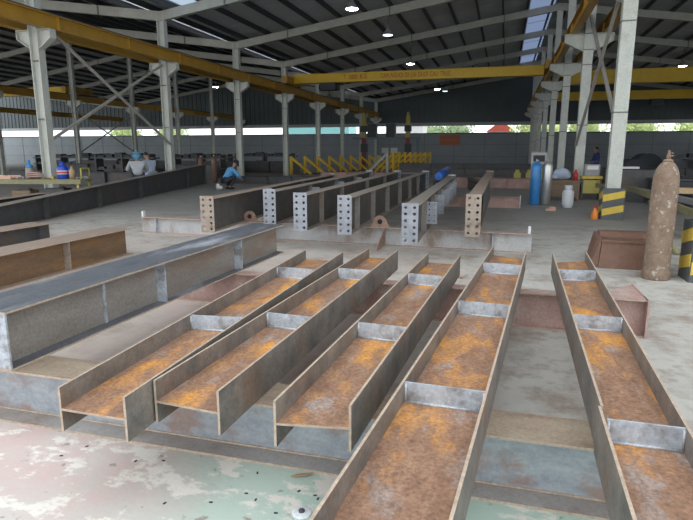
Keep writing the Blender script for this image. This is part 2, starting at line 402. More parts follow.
for n, Y in enumerate(YF):
    if n == 0: continue
    extra = {1: 'pale grey H column at far left beside the blue canister, bracket under yellow beam', 2: 'pale grey H column right of the seated worker in grey', 3: 'pale grey H column behind the crouching worker in blue'}
    column('h', XL, Y, ZV - .3, extra.get(n, 'pale grey H column, %s of the left row counted from the camera' % ordn[n - 1]), 'columns of the left row')
for n in range(2, 9):
    column('h', XL2, YF[n], ZR - .6, 'thin far column of the outer left aisle, %s from the left edge' % ordn[n - 2], 'columns of the outer left row')
# pedestal guards (black and yellow sheet boxes round two columns)
def guard(Y, label):
    t = thing('column_guard', label, 'column guard', (XR, Y, 0), 0, 'striped column guards')
    wx, wy, hh = .215, .20, .70
    m = MB()
    for a in (-1, 1):
        m.box(-wx, wx, a * wy - .01, a * wy + .01, 0, hh); m.box(a * wx - .01, a * wx + .01, -wy, wy, 0, hh)
    m.build('casing', 'safety_black', t)
    for a, z in ((-1, .09), (-1, .40)):
        s_ = MB(); s_.hexa([(-wx, -wy - .016, z), (wx, -wy - .016, z + .1), (wx, -wy - .008, z + .1), (-wx, -wy - .008, z), (-wx, -wy - .016, z + .15), (wx, -wy - .016, z + .25), (wx, -wy - .008, z + .25), (-wx, -wy - .008, z + .15)])
        s_.build('stripe', 'safety_yellow', t)
        for sd in (-1, 1):
            s_ = MB(); x0 = sd * (wx + .012)
            s_.hexa([(x0 - .004, -wy, z + .1), (x0 + .004, -wy, z + .1), (x0 + .004, wy, z), (x0 - .004, wy, z), (x0 - .004, -wy, z + .25), (x0 + .004, -wy, z + .25), (x0 + .004, wy, z + .15), (x0 - .004, wy, z + .15)])
            s_.build('stripe', 'safety_yellow', t)
    return t
guard(YF[1], 'black and yellow striped box around the foot of the pale column behind the rusty bin')
guard(YF[0], 'black and yellow striped box cut off by the right edge of the photo')

# cross braces
def brace(a, b, label, grp):
    m = MB(); m.bar(a, b, .072, .072); o = m.build('diagonal_brace', 'brace_paint'); tag(o, label, 'brace', grp)
    return o
brace((2.17, YF[1] + .16, 4.72), (2.19, YF[2] - .16, 1.69), 'grey brace falling leftwards from the near right column top', 'cross braces of the right row')
brace((2.33, YF[2] - .16, 5.6), (2.24, YF[1] + .16, 2.35), 'grey brace falling rightwards behind the near right column', 'cross braces of the right row')
brace((XL + .18, YF[1] + .15, 5.0), (XL + .18, YF[2] - .15, 1.75), 'grey brace falling rightwards to the column by the seated worker', 'cross braces of the left row')
brace((XL - .0, YF[2] - .14, 4.75), (XL - .0, YF[1] + .14, 1.8), 'grey brace falling leftwards to the column by the blue canister', 'cross braces of the left row')
for (X, a, b, l) in ((XL2, 4, 5, 'thin far brace low in the outer left aisle, falling rightwards'), (XL2, 5, 4, 'thin far brace low in the outer left aisle, falling leftwards')):
    brace((X + (.2 if a < b else -.2), YF[a], 4.15), (X + (.2 if a < b else -.2), YF[b], 1.2), l, 'cross braces of the outer left row')

# crane runways
def runway(X, label, mt='runway_yellow', z=4.845):
    t = thing('crane_runway', label, 'crane rail beam', (X, 0, z), 0, 'crane runway beams')
    m = MB(); m.box(-.11, .11, Y0, YB - 1, 0, .025); m.box(-.11, .11, Y0, YB - 1, .375, .40); m.box(-.012, .012, Y0, YB - 1, .025, .375)
    y = Y0 + 1
    while y < YB - 1: m.box(-.09, .09, y, y + .015, .025, .375); y += 3.1
    m.build('girder', mt, t)
    r = MB(); r.box(-.03, .03, Y0, YB - 1, .40, .46); r.build('rail', 'dark_steel', t); return t
runway(XL + .44, 'yellow crane beam along the left columns, middle hall side')
runway(XL - .44, 'yellow crane beam along the left columns, outer aisle side')
runway(XR - .44, 'rusty yellow crane beam along the right columns, middle hall side', z=5.105)
runway(XR + .5, 'yellow crane beam along the right columns, right aisle side', z=5.105)
runway(XL2 - .44, 'yellow crane beam far left along the outer columns')
runway(17.0, 'yellow crane beam outside the right picture edge', z=5.105)
runway(-43., 'yellow crane beam outside the left picture edge')

def text_mesh(body, size, parent, M, mname, ext=.004, name='lettering'):
    cu = bpy.data.curves.new(name, 'FONT'); cu.body = body; cu.size = size; cu.extrude = ext; cu.align_x = 'CENTER'; cu.align_y = 'CENTER'
    tmp = bpy.data.objects.new('tmp', cu); COL.objects.link(tmp)
    bpy.context.view_layer.update()
    me = bpy.data.meshes.new_from_object(tmp.evaluated_get(bpy.context.evaluated_depsgraph_get()))
    COL.objects.unlink(tmp); bpy.data.objects.remove(tmp)
    me.name = name; me.transform(M); me.materials.clear(); me.materials.append(MATS[mname])
    o = bpy.data.objects.new(name, me); COL.objects.link(o); o.parent = parent; return o
FRONT = Matrix.Rotation(PI / 2, 4, 'X')      # text facing -Y

def bridge(xa, xb, Y, z0, h, label, hoist=None, dz=(-.0, -.0)):
    t = thing('bridge_crane', label, 'crane', ((xa + xb) / 2, Y, z0), 0, 'yellow bridge cranes')
    hw = (xb - xa) / 2
    gw = hw - .15; g = MB(); g.box(-gw, gw, -.2, .2, .02, h); g.box(-gw, gw, -.26, .26, 0, .03); g.box(-gw, gw, -.26, .26, h - .02, h + .01); g.build('girder', 'crane_yellow', t)
    for sg in (-1, 1):
        e = MB(); d0 = dz[0 if sg < 0 else 1]; e.box(sg * hw - .16, sg * hw + .16, -1.3, 1.3, .02 + d0, .42 + d0); c = e.build('end_truck', 'runway_yellow', t)
        for yy in (-1, 1):
            wv = MB(); wv.tube([(sg * hw - .05, yy, .08 + d0), (sg * hw + .05, yy, .08 + d0)], .13, 14); wv.build('wheel', 'dark_steel', c, loc=None)
    if hoist is not None:
        k = MB(); k.box(hoist - .45, hoist + .45, -.35, .35, -.42, -.02); k.tube([(hoist - .6, 0, -.25), (hoist + .6, 0, -.25)], .2, 12); hh = k.build('hoist', 'trolley_dark', t)
        rp = MB(); rp.tube([(hoist, 0, -.4), (hoist, 0, -.7)], .03, 6); rp.box(hoist - .12, hoist + .12, -.06, .06, -.85, -.65); rp.build('hook_block', 'trolley_dark', hh)
    return t
nb = bridge(XL + .44, XR - .44, 32.3, 5.44, .50, 'long yellow bridge crane with red lettering spanning the middle hall', -4.9, (-.085, .175))
cx0 = (XL + XR) / 2
def lettering(words, x, size, gap, squeeze):
    for wd in words:
        o = text_mesh(wd, size, nb, Matrix.Diagonal((squeeze, 1, 1, 1)), 'crane_red')
        xs = [v.co.x for v in o.data.vertices]; wdt = max(xs) - min(xs)
        o.data.transform(Matrix.Translation((x - cx0 - min(xs), -.208, .26)) @ FRONT); x += wdt + gap
lettering(['T', '5000', 'K.G'], -9.25, .36, .16, .75)
lettering(['CAM', 'NGUOI', 'DI', 'LAI', 'DUOI', 'CAU', 'TRUC'], -7.05, .36, .13, .62)
bridge(XR + .5, 17.0, 39., 5.62, .82, 'large plain yellow bridge crane, the nearer one in the right aisle', None, (0, 0))
rb = bridge(XR + .5, 17.0, 51., 5.62, .66, 'lower farther yellow bridge crane with a hoist in the right aisle', 1.6, (0, 0))
bridge(-43., XL2 - .44, 33., 5.36, .5, 'yellow bridge crane far left beyond the outer columns')

# lamps
def lamp(loc, label, on, group='high bay lamps'):
    t = thing('high_bay_lamp', label, 'lamp', loc, 0, group)
    s_ = MB(); s_.lathe([(.26, 0), (.24, .05), (.12, .22), (.08, .26), (.08, .42), (.03, .46)], 20); s_.build('shade', 'lamp_shade', t)
    d = MB(); d.lathe([(.23, -.012), (.23, .0)], 20); d.build('diffuser', 'lamp_on' if on else 'lamp_off', t)
    c = MB(); zt = 1.2; c.tube([(0, 0, .45), (0, 0, zt)], .012, 6); c.build('cord', 'black_rubber', t)
lamp((-6.0, 22., 6.9), 'lit lamp nearest the top edge, first of the bright row', True)
lamp((-6.1, 36.6, 6.95), 'lit lamp just above the lettering of the long yellow crane', True)
lamp((-6.2, 52., 6.95), 'lit lamp below the long yellow crane', True)
lamp((-5.65, 27.2, 6.9), 'bluish dim lamp hanging between the two nearest bright lamps', False)
lamp((-5.6, 53.2, 6.9), 'dim lamp beside the farthest bright lamp, below the long crane', False)
lamp((10.6, 41.2, 6.8), 'lit lamp over the right aisle', True)
lamp((-24.3, 44.5, 6.9), 'small lit lamp far left under the left roof', True)

# ------------------------------------------------------------------ steel work in the foreground
def side_beam(label, L0, L1, R0, R1, stiff, zb=.315, h=.20, splice=None):
    """H beam lying on its side: flanges upright, web level.  L0/L1 = outer corners of left flange near/far."""
    ox, oy = (L0[0] + R0[0]) / 2, (L0[1] + R0[1]) / 2
    t = thing('steel_beam', label, 'steel beam', (ox, oy, zb), 0, 'rusty H beams laid on their sides')
    l0 = Vector((L0[0] - ox, L0[1] - oy)); l1 = Vector((L1[0] - ox, L1[1] - oy)); r0 = Vector((R0[0] - ox, R0[1] - oy)); r1 = Vector((R1[0] - ox, R1[1] - oy))
    th = .011
    def flange(a, b, inward, ho=0):
        d = (b - a).normalized(); n = Vector((d.y, -d.x)) * (1 if inward else -1) * th
        m = MB(); m.hexa([(a.x, a.y, 0), (a.x + n.x, a.y + n.y, 0), (b.x + n.x, b.y + n.y, 0), (b.x, b.y, 0), (a.x, a.y, h), (a.x + n.x, a.y + n.y, h), (b.x + n.x, b.y + n.y, h), (b.x, b.y, h)], 0, 1)
        # sawn end face
        m.m[2] = 1
        return m.build('flange', ['mill_flange', 'mill_edge'], t)
    if splice:
        f = splice; q = l0.lerp(l1, f); off = Vector((-.010, 0))
        flange(l0 + off, q + off, True); flange(q + (l1 - l0).normalized() * .004, l1, True)
    else: flange(l0, l1, True)
    flange(r0, r1, False)
    zw = h / 2
    W = MB(); e = Vector((th, 0))
    a, b, c, d = l0 + e, r0 - e, r1 - e, l1 + e
    W.hexa([(a.x, a.y, zw - .005), (b.x, b.y, zw - .005), (c.x, c.y, zw - .005), (d.x, d.y, zw - .005), (a.x, a.y, zw + .005), (b.x, b.y, zw + .005), (c.x, c.y, zw + .005), (d.x, d.y, zw + .005)])
    W.m[2] = 1
    W.build('web', ['rust_web', 'mill_edge'], t)
    for y in stiff:
        yl = y[0] - oy; yr = y[1] - oy
        fl_ = (yl - l0.y) / (l1.y - l0.y); fr = (yr - r0.y) / (r1.y - r0.y)
        p = l0.lerp(l1, fl_) + e; q = r0.lerp(r1, fr) - e
        for z0, z1 in ((.004, zw - .006), (zw + .006, h - .004)):
            s_ = MB()
            s_.hexa([(p.x, p.y - .005, z0), (q.x, q.y - .005, z0), (q.x, q.y + .005, z0), (p.x, p.y + .005, z0), (p.x, p.y - .005, z1), (q.x, q.y - .005, z1), (q.x, q.y + .005, z1), (p.x, p.y + .005, z1)])
            so = s_.build('stiffener', 'stiff_steel', t)
        wb = MB(); wb.tube([(p.x + .004, p.y - .008, zw + .007), (q.x - .004, q.y - .008, zw + .007)], .0075, 6)
        wb.tube([(p.x + .004, p.y - .008, zw + .007), (p.x + .004, p.y - .008, h - .01)], .006, 6); wb.tube([(q.x - .004, q.y - .008, zw + .007), (q.x - .004, q.y - .008, h - .01)], .006, 6)
        wb.build('weld_bead', 'weld_bead', so)
    return t
side_beam('rusty H beam on its side, leftmost of the five, beside the dark long girder', (-1.778, 1.77), (-1.90, 5.17), (-1.438, 1.765), (-1.495, 5.17), [(2.87, 2.91), (4.35, 4.33)])
side_beam('rusty H beam on its side, second from the left, pressed against its left neighbour', (-1.430, 1.945), (-1.30, 5.43), (-1.098, 1.92), (-.99, 5.43), [(3.05, 3.03), (4.44, 4.43)])
side_beam('rusty H beam on its side, middle of the five, short near end in full view', (-.844, 1.90), (-.68, 5.34), (-.53, 1.945), (-.36, 5.32), [(3.01, 2.99), (4.40, 4.37)])
side_beam('rusty H beam on its side, fourth from the left, running out under the camera with orange patches', (-.478, 1.05), (-.07, 5.94), (-.108, 1.05), (.262, 5.74), [(2.24, 2.23), (3.66, 3.63), (5.03, 5.0)])
side_beam('rusty H beam on its side, rightmost of the five, spliced left flange', (.385, .95), (.50, 5.67), (.655, .95), (.835, 5.83), [(2.11, 2.11), (3.53, 3.53), (4.9, 4.93)], splice=.267)

def ibeam(name, label, loc, rz, L, h, bf, mweb, mfl, stiff=(), tf=.012, tw=.01, group=None, edge='mill_edge', h1=None, wide=1.0, mstiff='stiff_steel', end=None, cat='steel beam', sk=None, wo=0, mbot=None):
    """upright I beam; local +Y is its length, origin at near end on the resting surface.  h1: depth at far end; sk: length with constant depth"""
    t = thing(name, label, cat, loc, rz, group)
    secs = [(0, h), (L, h if h1 is None else h1)]
    if sk: secs = [(0, h), (sk, h), (L, h1)]
    def H(y):
        for (ya, ha), (yb, hb) in zip(secs, secs[1:]):
            if y <= yb + 1e-6: return ha + (hb - ha) * (y - ya) / (yb - ya)
    m = MB(); m.box(-bf / 2, bf / 2, 0, L, 0, tf, 0); m.m[2] = m.m[3] = m.m[5] = 1; m.build('flange', [mbot or mfl, edge], t)
    m = MB()
    for (ya, ha), (yb, hb) in zip(secs, secs[1:]):
        k = len(m.m); m.hexa([(-bf / 2, ya, ha - tf), (bf / 2, ya, ha - tf), (bf / 2, yb, hb - tf), (-bf / 2, yb, hb - tf), (-bf / 2, ya, ha), (bf / 2, ya, ha), (bf / 2, yb, hb), (-bf / 2, yb, hb)], 0)
        m.m[k + 2] = m.m[k + 3] = m.m[k + 5] = 1
    m.build('flange', [mfl, edge], t)
    for xo in ((-wo, wo) if wo else (0,)):
        m = MB(); a_, b_ = xo - tw / 2, xo + tw / 2
        for (ya, ha), (yb, hb) in zip(secs, secs[1:]):
            m.hexa([(a_, ya, tf), (b_, ya, tf), (b_, yb, tf), (a_, yb, tf), (a_, ya, ha - tf), (b_, ya, ha - tf), (b_, yb, hb - tf), (a_, yb, hb - tf)])
        m.build('web', mweb, t)
    for y in stiff:
        hh = H(y)
        for sg in (-1, 1):
            m = MB(); xa, xb = sorted((sg * (wo + tw / 2), sg * (bf / 2 - .004) * wide)); m.box(xa, xb, y - .006, y + .006, tf, hh - tf)
            m.build('stiffener', mstiff, t)
    return t

# cross supports: S1 near, S2 behind, S3 under the mid row, S4 far
t = ibeam('support_beam', 'blue-grey I beam lying across in front, carrying the near ends of the rusty beams', (-3.6, 2.36, 0), R(-90), 4.75, .315, .25, 'blue_steel', 'tan_steel', mbot='ash_steel', group='cross supports on the floor')
wb = MB(); wb.tube([(.008, .0, .016), (.008, 4.75, .016)], .006, 6); wb.build('weld_bead', 'mill_edge', t)
t = ibeam('support_beam', 'pinkish rusty I beam lying across under the far ends of the rusty beams', (-3.6, 4.86, 0), R(-90), 4.78, .315, .14, 'pink_steel', 'pink_steel', group='cross supports on the floor')
m = MB(); m.box(-.52, .10, 4.77, 4.785, 0, .315); m.build('end_plate', 'pink_steel', t)
m = MB(); m.prism([(-.07, 4.4), (-.07, 4.77), (-.52, 4.77)], 'z', .295, .31); m.build('gusset', 'pink_steel', t)
t = ibeam('support_beam', 'pale streaked I beam lying across under the bolted ends of the middle row', (-6.5, 8.86, 0), R(-90) - math.atan2(.30, 6.95), 6.96, .295, .16, 'pale_support', 'pink_steel', stiff=(.35, 6.4), group='cross supports on the floor')
for y in (.04, 6.92):
    m = MB(); m.box(-.03, .03, y - .02, y + .02, .295, .40); m.build('stub', 'white_paint', t)
# lugs with an eye and a loose gusset on that support
def lug(parent, y):
    m = MB(); n = 20; r, rh = .13, .035; z0 = .02; k = 0
    out = [(-.17, 0), (.17, 0)] + [(.12 * math.cos(PI * i / 12), .06 + .12 * math.sin(PI * i / 12)) for i in range(13)]
    m.prism([(a, b) for a, b in out], 'y', -.012, .012); o = m.build('lifting_lug', 'rusty_lug', parent)
    h = MB(); h.tube([(0, -.014, .085), (0, .014, .085)], .042, 16); h.build('eye', 'black_rubber', o)
    o.rotation_euler = (0, 0, R(90)); o.location = (.0, y, .295)
lug(t, 4.62); lug(t, 2.27)
m = MB(); m.prism([(-.08, .29), (-.08, .02), (-.62, .02), (-.60, .06), (-.12, .30)], 'y', 4.72, 4.735)
m.xf(Matrix.Scale(-1, 4, (1, 0, 0))); m.build('gusset', 'rusty_lug', t)
t = ibeam('support_beam', 'rusty pink I beam lying across under the far ends of the bolted middle beams', (-5.4, 15.25, 0), R(-90) + R(2.), 5.85, .295, .16, 'pink_steel', 'pink_steel', group='cross supports on the floor')
m = MB(); m.box(-.08, .08, 5.85, 5.87, 0, .33); m.build('end_plate', 'white_paint', t)

# big girder C1 and its left neighbours
t = ibeam('steel_girder', 'dark topped deep girder on the left, standing upright beside the rusty beams', (-2.735, 2.235, .315), R(-1.1), 3.76, .335, .40, 'box_web', 'dark_flange', stiff=(1.44, 2.72), wide=.98, wo=.10, group='upright girders on the left')
m = MB(); m.box(-.198, .198, -.002, .010, .012, .323); m.build('end_plate', 'stiff_steel', t)
m = MB(); m.box(.104, .114, .84, .862, .012, .323); m.build('weld_bead', 'stiff_steel', t)
ibeam('steel_girder', 'brown rusty girder behind the dark topped girder', (-5.46, 3.2, 0), R(0), 3.66, .385, .46, 'brown_web', 'brown_flange', stiff=(2.45,), mstiff='plate_rust', wide=.97, wo=.115, group='upright girders on the left')
ibeam('steel_girder', 'short grey girder cut off by the left edge, behind the brown one', (-7.25, 3.6, 0), R(0), 3.66, .35, .46, 'dark_steel', 'brown_flange', stiff=(3.4,), mstiff='dark_steel', wo=.14, group='upright girders on the left')
dirc = Vector((-.27, 1)).normalized(); L4 = 17.4
p0 = Vector((-10.35, 12.4)) - dirc * 6.5 - Vector((dirc.y, -dirc.x)) * .13
ibeam('steel_girder', 'long dark tapered girder running back towards the workers on the left', (p0.x, p0.y, 0), math.atan2(-dirc.x, dirc.y), L4, .40, .26, 'dark_steel', 'grey_flange', stiff=(.6, 4.0, 6.6, 9.56, 14.7, 17.38), h1=.90, mstiff='dark_steel', group='upright girders on the left')

q0 = Vector((-10.35, 12.4)) - dirc * 7.2 - Vector((dirc.y, -dirc.x)) * .66
ibeam('steel_girder', 'brown topped girder at the far left, lying just behind the long dark tapered one', (q0.x, q0.y, 0), math.atan2(-dirc.x, dirc.y), 5.7, .52, .26, 'dark_steel', 'brown_flange', stiff=(1.5, 3., 4.5), mstiff='dark_steel', group='upright girders on the left')

# middle row: six beams with bolted end plates
DD = [((-4.22, 7.31), (-4.95, 15.9), .847, 'plate_rust', 'brown tinted beam with rusty bolted end plate, leftmost of the middle row', (5.2,)),
      ((-3.67, 8.35), (-4.16, 17.4), .89, 'plate_grey', 'dark beam with grey bolted end plate, second from left in the middle row', (2.2, 4.4, 6.6)),
      ((-2.94, 7.83), (-3.29, 17.65), .886, 'plate_grey', 'dark beam with grey bolted end plate, third from left in the middle row', (1.0, 2.4, 4.8, 7.2)),
      ((-2.195, 7.67), (-2.42, 17.9), .876, 'plate_grey', 'dark beam with grey bolted end plate just left of the lifting lug, fourth in the middle row', (.6, 1.8, 3.2, 4.8, 6.4, 8.)),
      ((-1.138, 7.055), (-1.42, 16.1), .842, 'plate_grey', 'dark beam with grey bolted end plate right of the lifting lug, fifth in the middle row', (1.3, 2.7, 4.1, 5.5, 6.9)),
      ((-.384, 7.93), (-.41, 17.6), .908, 'plate_rust', 'brown beam with rusty bolted end plates, rightmost of the middle row', ())]
for (a, b, zt, mp, lab, stf) in DD:
    a = Vector(a); b = Vector(b); d = b - a; L = d.length; rz = math.atan2(-d.x, d.y); h = zt - .3
    brown = mp == 'plate_rust'
    t = ibeam('bolted_beam', lab, (a.x, a.y, .3), rz, L, h - .035, .20, 'mid_steel', 'brown_flange' if brown else 'grey_flange', stiff=stf, mstiff='grey_flange', group='beams with bolted end plates in the middle row', wide=.9)
    rows = 6
    for y0, nm in ((-.014, 'end_plate'), (L, 'end_plate')):
        m = MB(); holed_plate(m, .215, h, .014, 2, rows, .115, .055, (h - .11) / (rows - 1), .021, y0); m.build(nm, mp, t)
    if lab.startswith('brown beam'):
        m = MB(); m.box(.09, .10, 1.2, 5.5, .06, h - .06); m.build('side_plate', 'dark_steel', t)
    if 'right of the lifting lug' in lab or 'second' in lab:
        for y in stf:
            m = MB(); holed_plate(m, .16, h * .62, .01, 2, 4, .08, .05, .085, .012, 0)
            m.xf(Matrix.Translation((.16, y + .01, h * .2))); m.build('bracket_plate', 'plate_grey', t)
    if lab.startswith('brown tinted'):
        m = MB(); holed_plate(m, .14, .33, .01, 2, 4, .07, .04, .08, .012, 0); m.xf(Matrix.Translation((.16, 2.35, .18))); m.build('bracket_plate', 'plate_grey', t)

# floor bits
for i, (x, y) in enumerate([(-2.0, 2.14), (-2.06, 2.03), (-1.05, 2.16), (-1.03, 2.0), (-.97, 1.97), (-.81, 2.08), (-.73, 2.07), (-.71, 2.05), (-.85, 1.91), (-1.67, 2.09), (-1.54, 2.13), (-1.15, 1.9), (-1.34, 1.84)]):
    m = MB(); m.box(-.008, .008, -.004, .004, 0, .004); o = m.build('slag_chip', 'slag', None, (x, y, 0), bevel=.001); o.rotation_euler = (0, 0, random.uniform(0, 3)); tag(o, 'tiny black slag chip on the painted floor in front', 'slag', 'slag chips on the painted floor')
t = thing('floor_plug', 'round white plug set in the green floor at the bottom edge', 'floor fitting', (-.745, 1.94, 0))
m = MB(); m.lathe([(.042, 0), (.042, .004), (.036, .009), (.001, .009)], 24); m.build('rim', 'white_paint', t)
m = MB(); m.lathe([(.014, .009), (.014, .016), (.001, .016)], 8); m.build('bolt', 'dark_steel', t)
m = MB(); m.prism([(-.05, 0), (-.015, .013), (.03, .009), (.06, 0), (.03, -.011), (-.02, -.008)], 'z', .004, .007); m.v = [(x, y, z + .5 * x * x * 3 + .2 * abs(y)) for x, y, z in m.v]
o = m.build('dry_leaf', 'dry_leaf', None, (-.84, 2.19, 0)); o.rotation_euler = (0, 0, .5); tag(o, 'curled brown leaf on the green floor by the front support', 'leaf')
m = MB()
for k in range(3): m.bar((-.12 + k * .1, .0, .01), (.02 + k * .07, .03 * k, .014 + .01 * k), .03, .012)
o = m.build('bent_offcut', 'rusty_lug', None, (-.52, 6.55, 0)); tag(o, 'small rusty bent offcut on the floor between the middle support and the fourth rusty beam', 'offcut')
for k, (x, y, a) in enumerate([(2.33, 7.6, .4), (2.45, 7.35, 1.3)]):
    m = MB(); m.tube([(0, 0, .012), (.08, .05, .05), (.15, .02, .02), (.2, -.06, .012)], .008, 6); o = m.build('cable_scrap', 'yellow_frame' if k else 'dark_steel', None, (x, y, 0)); o.rotation_euler = (0, 0, a)
    tag(o, ('yellowish' if k else 'dark') + ' curl of cable lying beside the rusty gas cylinder', 'cable')

# ------------------------------------------------------------------ right side things
t = thing('gas_cylinder', 'tall rusty gas cylinder standing at the right beside the rusty bin', 'gas cylinder', (1.815, 7.2, 0))
m = MB(); m.lathe([(.148, 0), (.155, .02), (.155, .10), (.142, .115), (.142, .125), (.143, .16), (.140, 1.15), (.134, 1.22), (.115, 1.29), (.085, 1.345), (.055, 1.375), (.05, 1.38)], 36); m.build('body', 'cyl_rust', t)
m = MB(); m.lathe([(.052, 1.375), (.052, 1.40), (.03, 1.41)], 20); m.build('neck_ring', 'cyl_rust', t)
m = MB(); m.lathe([(.024, 1.40), (.026, 1.45), (.014, 1.47), (.014, 1.50), (.008, 1.51)], 14); m.tube([(0, 0, 1.445), (.05, 0, 1.445)], .012, 8); m.tube([(0, 0, 1.475), (.045, 0, 1.475)], .009, 8); m.build('valve', 'cyl_rust', t)

t = thing('rusty_bin', 'low rusty steel bin with sloping sides on the floor left of the rusty cylinder', 'bin', (1.62, 7.95, 0), R(-2))
m = MB(); m.hexa([(-.36, -.30, 0), (.40, -.30, 0), (.40, .30, 0), (-.36, .30, 0), (-.33, -.26, .36), (.40, -.26, .36), (.40, .30, .36), (-.33, .30, .36)])
m.build('body', 'bin_rust', t)
m = MB(); m.hexa([(-.46, -.2, 0), (-.362, -.27, 0), (-.362, .32, 0), (-.46, .32, 0), (-.38, -.12, .40), (-.335, -.24, .40), (-.335, .32, .40), (-.38, .32, .40)]); m.build('side_wing', 'bin_rust', t)
m = MB(); m.bar((-.34, -.268, .355), (.41, -.268, .355), .03, .03); m.build('rim', 'bin_rust', t)
m = MB(); m.hexa([(-.33, .0, .362), (.40, .0, .362), (.40, .30, .362), (-.33, .30, .362), (-.33, .12, .43), (.40, .12, .43), (.40, .3, .43), (-.33, .3, .43)]); m.build('back_hump', 'bin_rust', t)

t = thing('cylinder_rack', 'steel rack frame with a dark sign top behind the blue gas cylinder', 'rack', (.93, 16.75, 0))
for x in (-.17, .2):
    m = MB(); m.box(x - .025, x + .025, .06, .11, 0, 1.42); m.build('post', 'grey_paint', t)
m = MB(); m.box(-.2, .23, .05, .12, 1.38, 1.46); m.box(-.2, .23, .05, .12, 1.16, 1.2); m.build('top_bar', 'grey_paint', t)
m = MB(); m.box(-.14, .17, .055, .075, 1.2, 1.38); m.build('panel', 'black_rubber', t)
def bottle(name, label, loc, r, h, mt, group):
    t = thing(name, label, 'gas cylinder', loc, 0, group)
    m = MB(); m.lathe([(r * .9, 0), (r, .03), (r, h - r * 1.1), (r * .85, h - r * .5), (r * .5, h - r * .12), (r * .3, h)], 24); m.build('body', mt, t)
    m = MB(); m.lathe([(.025, h), (.03, h + .05), (.015, h + .08)], 10); m.tube([(0, 0, h + .04), (.06, 0, h + .04)], .012, 6); m.build('valve', 'steel_bright', t); return t
bottle('gas_cylinder', 'bright blue gas cylinder standing in a steel rack', (.88, 16.55, 0), .14, 1.20, 'cyl_blue', None)
bottle('gas_cylinder', 'bare shiny metal gas cylinder tucked right of the blue one', (1.19, 16.6, 0), .13, 1.22, 'steel_bright', None)
t = thing('lpg_bottle', 'small white gas bottle with collar on the floor by the yellow stand', 'gas bottle', (1.70, 15.95, 0))
m = MB(); m.lathe([(.125, 0), (.125, .04), (.148, .07), (.15, .12), (.15, .40), (.13, .46), (.06, .50), (.03, .505)], 24); m.build('body', 'white_paint', t)
m = MB(); m.lathe([(.10, .47), (.105, .60), (.095, .60), (.09, .47)], 20); m.build('collar', 'white_paint', t)
m = MB(); m.lathe([(.02, .5), (.025, .56)], 8); m.build('valve', 'steel_bright', t)

t = thing('workbench', 'low brown wooden workbench behind the white gas bottle', 'workbench', (1.66, 18.4, 0))
m = MB(); m.box(-.55, .62, -.3, .3, .56, .62); m.build('top', 'dark_wood', t)
m = MB(); m.box(-.5, .55, -.27, -.24, .12, .56); m.build('front_panel', 'dark_wood', t)
for x in (-.5, .55):
    for y in (-.25, .25):
        m = MB(); m.box(x - .03, x + .03, y - .03, y + .03, 0, .56); m.build('leg', 'dark_wood', t)
m = MB(); m.ball((0, 0, .19), (.25, .2, .185), 14); m.ball((.12, .02, .135), (.18, .16, .13), 12); m.ball((-.15, .0, .1), (.16, .16, .1), 12)
o = m.build('cloth_bundle', 'cloth_pale', None, (1.72, 18.4, .62)); tag(o, 'pale blue cloth bundle heaped on the brown workbench', 'cloth')
m = MB(); m.lathe([(.07, 0), (.07, .2), (.05, .24), (.025, .26), (.025, .32)], 14); o = m.build('red_canister', 'red_paint', None, (2.12, 18.3, .62)); tag(o, 'red canister right of the pale blue cloth on the bench', 'canister')
t = thing('yellow_stand', 'yellow and black steel stand carrying the grey welding machine', 'stand', (2.62, 18.7, 0))
m = MB(); m.box(-.3, .3, -.22, .22, .66, .74); m.build('top', 'safety_yellow', t)
m = MB(); m.box(-.26, .26, -.2, -.17, .22, .62); m.build('front_panel', 'yellow_frame', t)
for x in (-.26, .26):
    for y in (-.18, .18):
        m = MB(); m.box(x - .025, x + .025, y - .025, y + .025, 0, .66); m.build('leg', 'safety_black', t)
t = thing('welding_machine', 'grey welding machine with handle on the yellow stand', 'machine', (2.62, 18.7, .74))
m = MB(); m.box(-.22, .22, -.18, .18, .0, .36); m.build('case', 'grey_paint', t, bevel=.02)
m = MB(); m.box(-.16, .16, -.195, -.18, .2, .32); m.build('front_panel', 'label_white', t)
m = MB(); m.tube([(-.18, 0, .36), (-.16, 0, .44), (.16, 0, .44), (.18, 0, .36)], .018, 8); m.build('handle', 'dark_steel', t)
t = thing('orange_bottle', 'small orange bottle on the floor left of the striped column box', 'bottle', (2.0, 13.3, 0))
m = MB(); m.lathe([(.075, 0), (.08, .02), (.075, .16), (.03, .22), (.028, .26)], 14); m.build('body', 'orange_plastic', t)
m = MB(); m.lathe([(.032, .26), (.032, .30)], 10); m.build('cap', 'red_paint', t)
m = MB(); m.box(-.12, .12, -.08, .08, 0, .05); m.ball((.05, 0, .06), (.1, .07, .05), 10); o = m.build('rubble_piece', 'salmon', None, (1.2, 15.0, 0)); tag(o, 'small pinkish lump on the floor below the blue cylinder', 'rubble')

# trestle table of steel on the right, seen behind the rusty cylinder
t = thing('timber_beam', 'long tan timber lying level behind the rusty cylinder', 'timber', (3.55, 11.6, .72), R(-3))
m = MB(); m.box(-.75, 2.2, -.08, .08, 0, .11); m.build('timber', 'wood', t, bevel=.008)
for x0, lab in ((3.0, 'dark trestle under the left end of the tan timber'), (5.0, 'dark trestle under the right part of the tan timber')):
    t = thing('trestle', lab, 'trestle', (x0, 11.55, 0), 0, 'trestles under the timber')
    m = MB(); m.box(-.05, .05, -.4, .4, .62, .70); m.build('head', 'dark_steel', t)
    for y in (-.35, .35):
        m = MB(); m.bar((0, y * .8, .62), (0, y * 1.2, 0), .06); m.build('leg', 'dark_steel', t)
def curved_rail(pts, label, mt, r=.05):
    m = MB()
    P = [Vector(p) for p in pts]
    for a, b in zip(P, P[1:]): m.bar(a, b, r * 1.6, r * 2.4)
    o = m.build('steel_channel', mt); return tag(o, label, 'steel channel', 'channels on the right')
